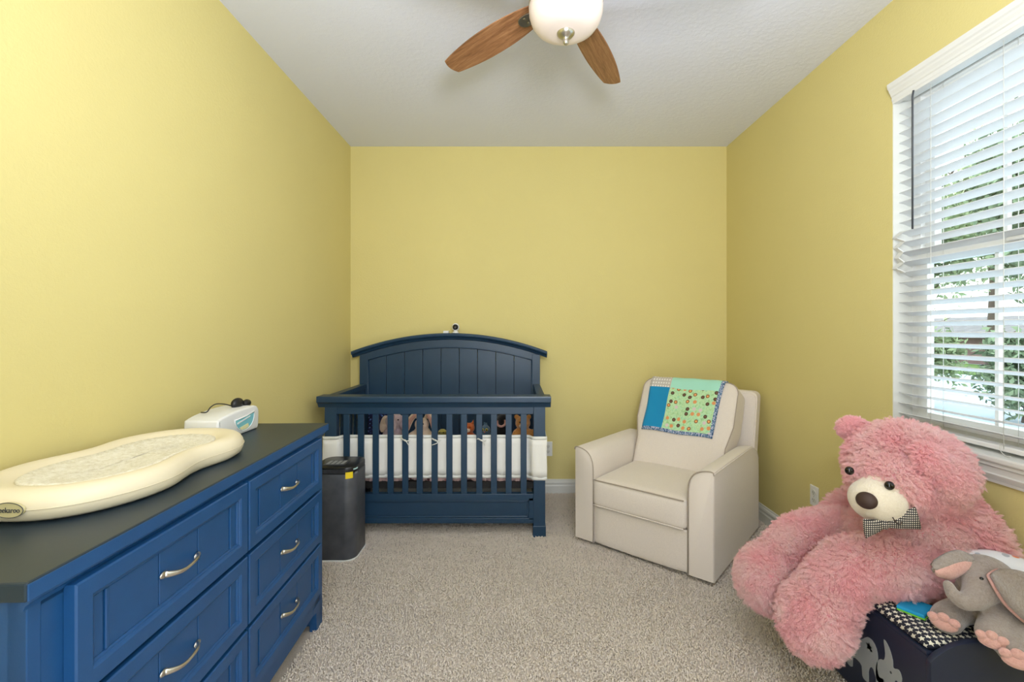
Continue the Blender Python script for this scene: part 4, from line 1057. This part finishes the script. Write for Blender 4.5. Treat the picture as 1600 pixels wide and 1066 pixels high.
# ------------------------------------------------------------------ patchwork blanket over the chair back
def blanket_mat():
    t = NT('patchwork_blanket_print'); uv = t.coord('UV')
    s = t.node('ShaderNodeSeparateXYZ'); t.link(uv, s.inputs[0]); U, V = s.outputs[0], s.outputs[1]
    # animal print: green ground with brown-ringed faces and small dark heads
    mp = t.node('ShaderNodeMapping'); t.link(uv, mp.inputs['Vector']); mp.inputs['Scale'].default_value = (12, 15, 1)
    v = t.node('ShaderNodeTexVoronoi'); v.inputs['Scale'].default_value = 1.0; v.inputs['Randomness'].default_value = 0.55; v.voronoi_dimensions = '2D'
    t.link(mp.outputs[0], v.inputs['Vector']); sp = t.node('ShaderNodeSeparateColor'); t.link(v.outputs['Color'], sp.inputs[0])
    D = v.outputs['Distance']; R = sp.outputs[0]
    n1 = t.noise(26, 3, 0.6, uv); ground = t.ramp(n1.outputs[0], [(0.35, rgb(150, 200, 140)), (0.5, rgb(196, 226, 178)), (0.62, rgb(160, 214, 170))])
    big = t.math('LESS_THAN', D, 0.30); inner = t.math('LESS_THAN', D, 0.18)
    c_out = t.ramp(R, [(0, rgb(130, 74, 40)), (0.22, rgb(216, 156, 104)), (0.42, rgb(70, 48, 34)), (0.62, rgb(206, 206, 196)), (0.8, rgb(176, 214, 160))]); t.n[-1].color_ramp.interpolation = 'CONSTANT'
    c_in = t.ramp(R, [(0, rgb(232, 168, 100)), (0.22, rgb(222, 150, 90)), (0.42, rgb(112, 82, 60)), (0.62, rgb(220, 196, 196)), (0.8, rgb(190, 222, 170))]); t.n[-1].color_ramp.interpolation = 'CONSTANT'
    print_ = t.mix(inner, t.mix(big, ground, c_out), c_in)
    # dotted grey patch
    mp2 = t.node('ShaderNodeMapping'); t.link(uv, mp2.inputs['Vector']); mp2.inputs['Scale'].default_value = (26, 26, 1)
    v2 = t.node('ShaderNodeTexVoronoi'); v2.voronoi_dimensions = '2D'; v2.inputs['Scale'].default_value = 1; v2.inputs['Randomness'].default_value = 0.0; t.link(mp2.outputs[0], v2.inputs['Vector'])
    dots = t.mix(t.math('LESS_THAN', v2.outputs['Distance'], 0.25), rgb(196, 188, 180), rgb(240, 236, 232))
    bluec = rgb(0, 138, 190); mint = rgb(166, 224, 202)
    left = t.math('LESS_THAN', U, 0.30); topb = t.math('GREATER_THAN', V, 0.49)
    c = t.mix(left, t.mix(topb, print_, mint), t.mix(topb, bluec, dots))
    # dark floral binding at the right and bottom edge
    edge = t.math('MAXIMUM', t.math('GREATER_THAN', U, 0.955), t.math('LESS_THAN', V, 0.035))
    n3 = t.noise(55, 3, 0.7, uv); fl = t.ramp(n3.outputs[0], [(0.4, rgb(40, 66, 108)), (0.5, rgb(96, 136, 170)), (0.6, rgb(214, 206, 222))])
    c = t.mix(edge, c, fl)
    t.link(c, t.p.inputs['Base Color']); t.p.inputs['Roughness'].default_value = 0.85; t.p.inputs['Sheen Weight'].default_value = 0.2
    t.bump(t.noise(90, 2, 0.5, uv).outputs[0], 0.2, 0.002); return t.m
b = bmesh.new(); uvl = b.loops.layers.uv.new('UVMap')
NU, NS = 34, 44; TH = 0.006; s_top = bs1+0.006; grid = []
for j in range(NS+1):
    v = j/NS; L_ = 0.245+ (s_top-0.245+0.22)*0 ; 
    tot = (s_top-0.205)+0.24; s = v*tot
    row = []
    for i in range(NU+1):
        u = i/NU
        bot = 0.205+0.004*sin(u*9)
        ul = 0.163+0.004*sin(v*7); ur = 0.622+0.030*min(1, v/0.6)+0.004*sin(v*9+1)
        x = ul+(ur-ul)*u
        sf = bot+s
        wr = 0.003*sin(u*21+v*3)*(0.4+v)+0.003*sin(v*17+u*5)
        rc = 0.03
        if sf < s_top-rc: p = bp_(x, sf, 0.008+puffd(x, sf)+wr)
        else:
            a = (sf-(s_top-rc))/rc
            if a < pi/2: p = bp_(x, s_top-rc+(rc+0.004)*sin(a), -rc+0.008+puffd(x, s_top-rc)*cos(a)+(rc+0.0)*cos(a)+wr)
            else:
                over = (a-pi/2)*rc; thick = 0.135
                if over < thick-0.02: p = bp_(x, s_top+0.006+wr*0.5, -rc-over+0.006)
                else: p = bp_(x, s_top+0.006-(over-thick+0.02), -0.168)
        row.append(p)
    grid.append(row)
V0 = [[b.verts.new(p) for p in row] for row in grid]
def nrm(i, j):
    a = grid[min(j+1, NS)][i]-grid[max(j-1, 0)][i]; c = grid[j][min(i+1, NU)]-grid[j][max(i-1, 0)]
    return c.cross(a).normalized()
V1 = [[b.verts.new(grid[j][i]+nrm(i, j)*TH) for i in range(NU+1)] for j in range(NS+1)]
def quad(vs, uvs):
    f = b.faces.new(vs)
    for l, q in zip(f.loops, uvs): l[uvl].uv = q
for VV in (V0, V1):
    for j in range(NS):
        for i in range(NU):
            quad((VV[j][i], VV[j][i+1], VV[j+1][i+1], VV[j+1][i]), ((i/NU, j/NS), ((i+1)/NU, j/NS), ((i+1)/NU, (j+1)/NS), (i/NU, (j+1)/NS)))
for j in range(NS):
    for i, e in ((0, 0.0), (NU, 1.0)): quad((V0[j][i], V0[j+1][i], V1[j+1][i], V1[j][i]), ((e, j/NS), (e, (j+1)/NS), (e, (j+1)/NS), (e, j/NS)))
for i in range(NU):
    for j, e in ((0, 0.0), (NS, 1.0)): quad((V0[j][i], V0[j][i+1], V1[j][i+1], V1[j][i]), ((i/NU, e), ((i+1)/NU, e), ((i+1)/NU, e), (i/NU, e)))
bmesh.ops.recalc_face_normals(b, faces=b.faces[:])
me = bpy.data.meshes.new('patchwork_blanket'); b.to_mesh(me); b.free()
me.transform(Matrix.Translation((0.354, 2.82, 0)) @ Matrix.Rotation(radians(-40.43), 4, 'Z'))
o = recenter(link('patchwork_blanket', me, blanket_mat(), None, True)); tag(o, 'patchwork blanket of blue, mint and animal print draped over armchair back', 'blanket')

# ------------------------------------------------------------------ toy box
TX0, TX1, TY0, TY1 = 1.175, 1.625, 1.31, 2.0; TZ = 0.345
TB = thing('toy_box', 'dark navy toy box printed with grey elephants under the bear', 'toy box', (1.4, 1.65, 0))
nb2 = M['box']
fin(box(TX0, TX0+0.018, TY0+0.018, TY1-0.018, 0.03, TZ, bev=0.001), 'front_panel', nb2, TB)
fin(box(TX1-0.018, TX1, TY0+0.018, TY1-0.018, 0.03, TZ, bev=0.001), 'back_panel', nb2, TB)
fin(box(TX0+0.018, TX1-0.018, TY0+0.018, TY1-0.018, 0.05, 0.068), 'bottom_panel', nb2, TB)
def endboard(y0):
    P = [(TX0-0.004, 0.0), (TX0+0.07, 0.0), (TX0+0.10, 0.03), (TX1-0.10, 0.03), (TX1-0.07, 0.0), (TX1, 0.0), (TX1, 0.40)]
    P += spline([(TX1-0.05, 0.405), (TX0+0.16, 0.400), (TX0+0.08, 0.390), (TX0+0.03, 0.368), (TX0+0.006, 0.350)], 5)+[(TX0-0.004, 0.338)]
    return prism(P, 'y', y0, y0+0.018, bev=0.002)
fin(endboard(TY0), 'end_board', nb2, TB, autosmooth=30); fin(endboard(TY1-0.018), 'end_board', nb2, TB, autosmooth=30)
fin(box(TX0+0.002, TX1-0.01, TY0+0.022, TY1-0.022, TZ-0.004, TZ+0.008, bev=0.002), 'lid', nb2, TB)
b = cushion((TX1-TX0)/2-0.012, (TY1-TY0)/2-0.026, 0.019, 0.015, 0.004, 20, M=Matrix.Translation(((TX0+TX1)/2-0.004, (TY0+TY1)/2, TZ+0.026)))
tag(fin(b, 'seat_pad', M['stars'], TB, True), 'black pad with white stars')
ZS = TZ+0.048
# printed elephants, star and drops on the front panel (flat print)
def decal(P, m, name, y, z, s, mir=1, parent=TB):
    b = prism([(y-mir*p[0]*s, z+p[1]*s) for p in P], 'x', TX0-0.0012, TX0+0.0005)
    return fin(b, name, m, parent)
eleph = spline([(0, 0.1), (0.02, 0.45), (0.12, 0.72), (0.30, 0.82), (0.50, 0.80), (0.60, 0.86), (0.72, 0.98), (0.86, 1.0), (0.98, 0.90), (1.02, 0.72), (1.0, 0.5), (1.06, 0.36), (1.14, 0.40), (1.18, 0.36), (1.10, 0.24), (0.98, 0.26), (0.90, 0.40), (0.82, 0.40), (0.76, 0.26), (0.76, 0.04), (0.66, 0.0), (0.58, 0.04), (0.56, 0.24), (0.44, 0.28), (0.30, 0.24), (0.28, 0.02), (0.16, -0.02), (0.08, 0.04), (0.06, 0.3)], 2)
o = decal(eleph, M['decal'], 'elephant_print', 1.665, 0.10, 0.155)
for (yy, zz) in ((1.665-0.13, 0.10+0.118),): decal(arc(0, 0, 1, 0, 360, 8)[:-1], M['box'], 'eye_print', yy, zz, 0.004, parent=o)
eleph2 = spline([(0.0, -0.1), (0.0, 0.25), (0.10, 0.48), (0.22, 0.55), (0.26, 0.72), (0.22, 1.0), (0.36, 0.92), (0.46, 0.72), (0.48, 0.56), (0.62, 0.62), (0.70, 0.50), (0.66, 0.36), (0.54, 0.34), (0.50, 0.18), (0.56, -0.02), (0.44, -0.14), (0.30, 0.02), (0.2, -0.12)], 3)
o = decal(eleph2, M['decal'], 'elephant_print', 1.515, 0.145, 0.145)
decal(arc(0, 0, 1, 0, 360, 8)[:-1], M['box'], 'eye_print', 1.515-0.06, 0.145+0.06, 0.004, parent=o)
star = [(sin(k*pi/5)*(1 if k % 2 == 0 else 0.42), cos(k*pi/5)*(1 if k % 2 == 0 else 0.42)) for k in range(10)]
decal(star, M['decal'], 'star_print', 1.545, 0.225, 0.017)
drop = spline([(0, 1.2), (0.35, 0.5), (0.5, 0), (0.35, -0.4), (0, -0.55), (-0.35, -0.4), (-0.5, 0), (-0.35, 0.5), (0, 1.2)], 3)[:-1]
decal(drop, M['decalblue'], 'drop_print', 1.575, 0.275, 0.016)
decal(spline([(0, 0.3), (0.5, 1), (1.2, 1.1), (1.6, 0.5), (1.2, 0), (0.5, -0.1)], 3), M['decal'], 'cloud_print', 1.665, 0.285, 0.022)

# ------------------------------------------------------------------ big pink bear
def Pt(x, y, z): return (x, y, z)
BE = thing('plush_bear', 'giant pink plush bear with gingham bow slumped on the toy box', 'plush toy', (1.40, 1.64, ZS))
b = bmesh.new()
ell(b, (1.435, 1.68, 0.545), (0.150, 0.190, 0.170), (0, radians(-14), 0), 28, 20)      # torso
ell(b, (1.36, 1.67, 0.505), (0.13, 0.15, 0.125), (0, 0, 0), 24, 16)          # belly
ell(b, (1.48, 1.67, 0.640), (0.105, 0.15, 0.095), (0, 0, 0), 24, 16)          # shoulders
# head tipped forward and to the left
hd = Vector((1.385, 1.645, 0.785))
ell(b, hd, (0.180, 0.150, 0.152), (0, radians(14), radians(-8)), 32, 24)
ell(b, (1.425, 1.625, 0.770), (0.118, 0.120, 0.110), (0, 0, 0), 24, 16)
ell(b, (1.255, 1.575, 0.765), (0.092, 0.105, 0.090), (0, 0, 0), 24, 16)       # cheeks around the muzzle
# far (left) ear, small and round
# near ear: long lobe flopping down the side of the head
# near arm, down to the box
chain(b, [(1.500, 1.58, 0.650, 0.068), (1.535, 1.540, 0.590, 0.066), (1.540, 1.510, 0.515, 0.062), (1.525, 1.49, 0.475, 0.058)])
# far arm
chain(b, [(1.42, 1.83, 0.610, 0.070), (1.36, 1.90, 0.550, 0.060), (1.32, 1.94, 0.47, 0.058)])
# near leg: thigh over the edge, hanging foot
chain(b, [(1.385, 1.565, 0.478, 0.082), (1.27, 1.565, 0.482, 0.086), (1.155, 1.60, 0.465, 0.086), (1.095, 1.61, 0.385, 0.084), (1.055, 1.61, 0.310, 0.096)])
ell(b, (1.030, 1.600, 0.285), (0.098, 0.105, 0.120), (0, radians(14), 0), 24, 18)
# far leg
chain(b, [(1.38, 1.80, 0.470, 0.085), (1.26, 1.835, 0.465, 0.098), (1.15, 1.86, 0.425, 0.100), (1.07, 1.85, 0.360, 0.092), (1.02, 1.84, 0.320, 0.098)])
ell(b, (1.000, 1.835, 0.300), (0.110, 0.110, 0.115), (0, radians(20), 0), 24, 18)
body = blob(b, 'body', M['pink'], BE, 0.0085, 3)
b = bmesh.new()
ell(b, (1.345, 1.505, 0.850), (0.066, 0.026, 0.046), (radians(-22), radians(40), radians(4)), 22, 14)
ell(b, (1.405, 1.502, 0.800), (0.078, 0.034, 0.056), (radians(-18), radians(40), radians(8)), 22, 14)
ear = blob(b, 'ear', M['pink'], BE, 0.006, 2)
b = bmesh.new()
ell(b, (1.275, 1.755, 0.905), (0.050, 0.022, 0.042), (radians(10), radians(20), radians(-25)), 18, 12)
ell(b, (1.310, 1.745, 0.878), (0.038, 0.026, 0.034), (0, 0, 0), 14, 10)
far_ear = blob(b, 'ear', M['pink'], BE, 0.006, 2)
# fur
def fur(body, count, k=1.0):
  body.data.materials.append(M['pinkfur'])
  md = body.modifiers.new('fur', 'PARTICLE_SYSTEM'); ps = md.particle_system.settings
  ps.type = 'HAIR'; ps.count = count; ps.hair_length = 0.016; ps.hair_step = 4
  ps.emit_from = 'FACE'; ps.use_even_distribution = True; ps.use_advanced_hair = True
  ps.normal_factor = 0.0062*k; ps.brownian_factor = 0.0048*k; ps.tangent_factor = 0.003*k; ps.use_rotations = False
  ps.effector_weights.gravity = 0
  ps.child_type = 'INTERPOLATED'; ps.rendered_child_count = 14; ps.child_percent = 1 if hasattr(ps, 'child_percent') else 0
  ps.clump_factor = 0.55; ps.clump_shape = 0.1; ps.roughness_1 = 0.004; ps.roughness_1_size = 0.02; ps.roughness_endpoint = 0.003; ps.roughness_2 = 0.006; ps.roughness_2_size = 0.03
  ps.material = 2; ps.root_radius = 0.9; ps.tip_radius = 0.25; ps.radius_scale = 0.0014; ps.render_step = 3; ps.display_step = 2
  md.particle_system.seed = 3
fur(body, 17000); fur(ear, 1400, 0.8); fur(far_ear, 700, 0.5)
# muzzle, nose, eyes
b = bmesh.new(); ell(b, (1.178, 1.515, 0.722), (0.092, 0.078, 0.070), (radians(0), radians(18), radians(25)), 28, 20); ell(b, (1.21, 1.535, 0.745), (0.075, 0.070, 0.066), (0, 0, 0), 20, 14)
mz = blob(b, 'muzzle', M['muzzle'], BE, 0.006, 4)
b = bmesh.new(); ell(b, (1.103, 1.462, 0.742), (0.020, 0.030, 0.026), (0, radians(15), radians(30)), 20, 14); fin(b, 'nose', M['brownnose'], mz, True)
b = bmesh.new(); tube(b, spline([(1.168, 1.441, 0.698), (1.175, 1.437, 0.684), (1.188, 1.438, 0.676), (1.202, 1.446, 0.682)], 5), 0.0016, 6); fin(b, 'mouth_stitch', M['brownnose'], mz, True)
EP = [(1.116, 1.555, 0.808), (1.175, 1.462, 0.789)]
for p in EP:
    b = bmesh.new(); ell(b, p, (0.014, 0.013, 0.014), (0, 0, 0), 16, 12); fin(b, 'eye', M['eye'], BE, True)
# gingham bow under the chin
BW = bpy.data.objects.new('bow_tie', None); COL.objects.link(BW); BW.parent = BE
def bowlobe(c, w, h, ang, yaw, nm='bow_loop'):
    b = bmesh.new(); rows = []
    for i in range(9):
        s = i/8; hh = h*(0.30+0.70*s**0.8); row = []
        for k in range(10):
            a = 2*pi*k/10
            row.append(b.verts.new((w*s, 0.010*sin(a)*(0.5+0.8*sin(s*pi)), hh*cos(a)*(1-0.0*s)+0.25*h*s*0)))
        rows.append(row)
    for A, B in zip(rows, rows[1:]):
        for k in range(10): b.faces.new((A[k], A[(k+1) % 10], B[(k+1) % 10], B[k]))
    b.faces.new(rows[0]); b.faces.new(rows[-1][::-1])
    b.transform(Matrix.Translation(c) @ Matrix.Rotation(yaw, 4, 'Z') @ Matrix.Rotation(ang, 4, 'Y'))
    return fin(b, nm, M['gingham'], BW, True)
kn = (1.158, 1.462, 0.668)
bowlobe(kn, 0.100, 0.036, radians(-14), radians(-8)); bowlobe(kn, 0.072, 0.032, radians(172), radians(10))
b = bmesh.new(); ell(b, kn, (0.016, 0.014, 0.017)); fin(b, 'bow_knot', M['gingham'], BW, True)

# ------------------------------------------------------------------ grey plush elephant on the pad corner
EL = thing('plush_elephant', 'grey plush elephant with pink feet seated on toy box corner', 'plush toy', (1.40, 1.38, ZS))
b = bmesh.new()
ell(b, (1.43, 1.405, 0.455), (0.085, 0.080, 0.080), (0, 0, 0), 24, 16)
ell(b, (1.392, 1.375, 0.540), (0.074, 0.070, 0.068), (0, radians(10), 0), 24, 16)
chain(b, [(1.345, 1.340, 0.535, 0.044), (1.305, 1.325, 0.510, 0.031), (1.278, 1.325, 0.500, 0.023), (1.256, 1.335, 0.515, 0.018), (1.252, 1.345, 0.540, 0.014)])
chain(b, [(1.385, 1.40, 0.44, 0.042), (1.33, 1.395, 0.435, 0.038), (1.290, 1.385, 0.425, 0.040), (1.275, 1.375, 0.422, 0.040)])
chain(b, [(1.41, 1.355, 0.47, 0.040), (1.35, 1.31, 0.45, 0.036), (1.315, 1.285, 0.437, 0.036)])
chain(b, [(1.44, 1.345, 0.435, 0.045), (1.39, 1.285, 0.425, 0.042), (1.345, 1.250, 0.415, 0.042)])
chain(b, [(1.47, 1.37, 0.50, 0.04), (1.50, 1.31, 0.46, 0.034), (1.49, 1.28, 0.44, 0.032)])
blob(b, 'body', M['grey'], EL, 0.006, 5)
def flap(pts, thick, m, parent, name, curl=0.0):
    """leaf-like ear from a centre line of (x,y,z,halfwidth) and a width direction"""
    b = bmesh.new(); P = spline(pts, 5); rows = []
    for i, p in enumerate(P):
        c = Vector(p[:3]); wv = Vector(p[4:7]).normalized(); q = Vector(P[min(i+1, len(P)-1)][:3])-Vector(P[max(i-1, 0)][:3])
        nn = q.normalized().cross(wv).normalized(); row = []
        for s in (-1, -0.6, -0.2, 0.2, 0.6, 1): row.append(b.verts.new(c+wv*s*p[3]+nn*(thick+curl*s*s)))
        for s in (1, 0.6, 0.2, -0.2, -0.6, -1): row.append(b.verts.new(c+wv*s*p[3]+nn*(-thick+curl*s*s)))
        rows.append(row)
    m_ = len(rows[0])
    for A, B in zip(rows, rows[1:]):
        for k in range(m_): b.faces.new((A[k], A[(k+1) % m_], B[(k+1) % m_], B[k]))
    b.faces.new(rows[0]); b.faces.new(rows[-1][::-1])
    return fin(b, name, m, parent, True)
ea = [(1.352, 1.375, 0.590, 0.020, 0.3, 0.1, 1), (1.320, 1.372, 0.588, 0.034, 0.2, 0.1, 1), (1.285, 1.372, 0.578, 0.036, 0.1, 0.1, 1), (1.250, 1.375, 0.572, 0.020, 0.1, 0.1, 1), (1.238, 1.378, 0.572, 0.006, 0.1, 0.1, 1)]
e = flap(ea, 0.005, M['grey'], EL, 'ear', 0.012)
flap([(p[0], p[1]-0.007, p[2]-0.008, p[3]*0.8)+p[4:] for p in ea], 0.002, M['palepink'], e, 'inner_ear', 0.010)
eb = [(1.345, 1.312, 0.592, 0.018, 0.9, 0.2, 0.5), (1.380, 1.298, 0.575, 0.052, 0.9, 0.1, 0.35), (1.415, 1.290, 0.535, 0.064, 0.9, 0.1, 0.3), (1.455, 1.280, 0.490, 0.058, 0.9, 0.1, 0.3), (1.485, 1.270, 0.450, 0.036, 0.9, 0.1, 0.2), (1.505, 1.265, 0.425, 0.008, 0.9, 0.1, 0.2)]
e = flap(eb, 0.005, M['grey'], EL, 'ear', 0.014)
flap([(p[0]-0.003, p[1]+0.008, p[2]-0.004, p[3]*1.0)+p[4:] for p in eb], 0.003, M['palepink'], e, 'inner_ear', 0.012)
# pink foot pads with toes
def footpad(c, yaw, pitch, s=1.0):
    b = bmesh.new()
    Mx = Matrix.Translation(c) @ Matrix.Rotation(yaw, 4, 'Z') @ Matrix.Rotation(pitch, 4, 'X')
    for (x, z, r) in ((-0.022, 0.008, 0.013), (0.0, 0.014, 0.014), (0.022, 0.008, 0.013)):
        ell(b, (x*s, -0.002, z*s), (r*s, 0.008, r*s*0.9), seg=12, ring=8)
    ell(b, (0, 0.002, -0.006*s), (0.030*s, 0.010, 0.018*s), seg=16, ring=10)
    b.transform(Mx); fin(b, 'foot_pad', M['palepink'], EL, True)
footpad(Vector((1.244, 1.351, 0.428)), radians(-50), radians(0), 1.05)
footpad(Vector((1.290, 1.259, 0.437)), radians(-42), radians(-5), 0.95)
footpad(Vector((1.318, 1.220, 0.412)), radians(-38), radians(-5), 1.05)
b = bmesh.new(); ell(b, (1.328, 1.325, 0.567), (0.006, 0.006, 0.006)); fin(b, 'eye', M['eye'], EL, True)
# blue and green cloth book beside the elephant
b = box(-0.045, 0.045, -0.035, 0.035, 0.003, 0.014, bev=0.003); cbk = thing('cloth_book', 'small blue cloth book with green edge beside the grey elephant', 'book', (1.262, 1.470, ZS), radians(35))
fin(b, 'cover', mat('bright_blue_cloth', rgb(20, 150, 200), 0.7), cbk, world=False)
fin(box(-0.047, 0.043, -0.037, 0.033, 0.0, 0.0045, bev=0.001), 'edge', mat('lime_cloth', rgb(110, 190, 60), 0.7), cbk, world=False)
# white printed seat with blue rim standing behind the elephant
IN = thing('infant_seat', 'white printed infant seat with blue rim behind the grey elephant', 'infant seat', (1.55, 1.40, ZS))
b = bmesh.new()
chain(b, [(1.450, 1.480, 0.548, 0.030), (1.495, 1.455, 0.552, 0.038), (1.545, 1.41, 0.540, 0.042), (1.585, 1.355, 0.520, 0.042), (1.605, 1.30, 0.495, 0.040)], 18)
blob(b, 'padded_cover', M['whiteprint'], IN, 0.006, 4)
b = bmesh.new(); tube(b, spline([(1.50, 1.43, 0.502), (1.54, 1.385, 0.494), (1.575, 1.335, 0.475), (1.595, 1.28, 0.455)], 6), (0.014), 10); fin(b, 'rim', mat('sky_blue_plastic', rgb(20, 150, 205), 0.35), IN, True)
b = bmesh.new(); chain(b, [(1.555, 1.44, 0.42, 0.025), (1.59, 1.36, 0.42, 0.025), (1.60, 1.34, 0.42, 0.025)]); ell(b, (1.56, 1.42, 0.44), (0.05, 0.07, 0.045)); blob(b, 'seat_base', M['darkgrey'], IN, 0.006, 3)

# ------------------------------------------------------------------ carpet pile
nt = 150000
px = rng.uniform(XL+0.02, XR-0.02, nt); py = 3.63-(rng.uniform(0, 1, nt)**1.25)*(3.63-1.15)
def hid(x, y): return ((x < -0.86) & (y < 2.0))|((x > TX0+0.03) & (y < TY1-0.04) & (y > TY0+0.03))
keep = ~hid(px, py); px = px[keep]; py = py[keep]; nt = len(px)
h = rng.uniform(0.007, 0.013, nt); wdt = rng.uniform(0.0028, 0.0046, nt)
ax = rng.uniform(0, 2*pi, nt); ln_ = rng.uniform(0.001, 0.009, nt); la = rng.uniform(0, 2*pi, nt)
V = np.zeros((nt, 7, 3))
for k in range(3):
    a = ax+k*2*pi/3
    V[:, k] = np.stack([px+np.cos(a)*wdt*0.8, py+np.sin(a)*wdt*0.8, np.zeros(nt)], 1)
    V[:, 3+k] = np.stack([px+np.cos(a+0.5)*wdt+np.cos(la)*ln_*0.5, py+np.sin(a+0.5)*wdt+np.sin(la)*ln_*0.5, h*0.7], 1)
V[:, 6] = np.stack([px+np.cos(la)*ln_, py+np.sin(la)*ln_, h], 1)
quads = np.array([[0, 1, 4, 3], [1, 2, 5, 4], [2, 0, 3, 5]]); tris = np.array([[3, 4, 6], [4, 5, 6], [5, 3, 6]])
bq = (np.arange(nt)*7)[:, None, None]
li = np.concatenate([(bq+quads[None]).reshape(nt, -1), (bq+tris[None]).reshape(nt, -1)], 1).ravel().astype(np.int32)
tot = np.tile(np.array([4, 4, 4, 3, 3, 3]), nt); st = np.concatenate([[0], np.cumsum(tot)[:-1]]).astype(np.int32)
me = bpy.data.meshes.new('carpet_pile'); me.vertices.add(nt*7); me.vertices.foreach_set('co', V.ravel())
me.loops.add(len(li)); me.loops.foreach_set('vertex_index', li); me.polygons.add(len(st)); me.polygons.foreach_set('loop_start', st)
me.polygons.foreach_set('use_smooth', np.ones(len(st), dtype=bool))
me.update(calc_edges=True)
o = link('carpet_pile', me, M['pile']); tag(o, 'beige grey cut pile of the carpet', 'carpet', kind='stuff')
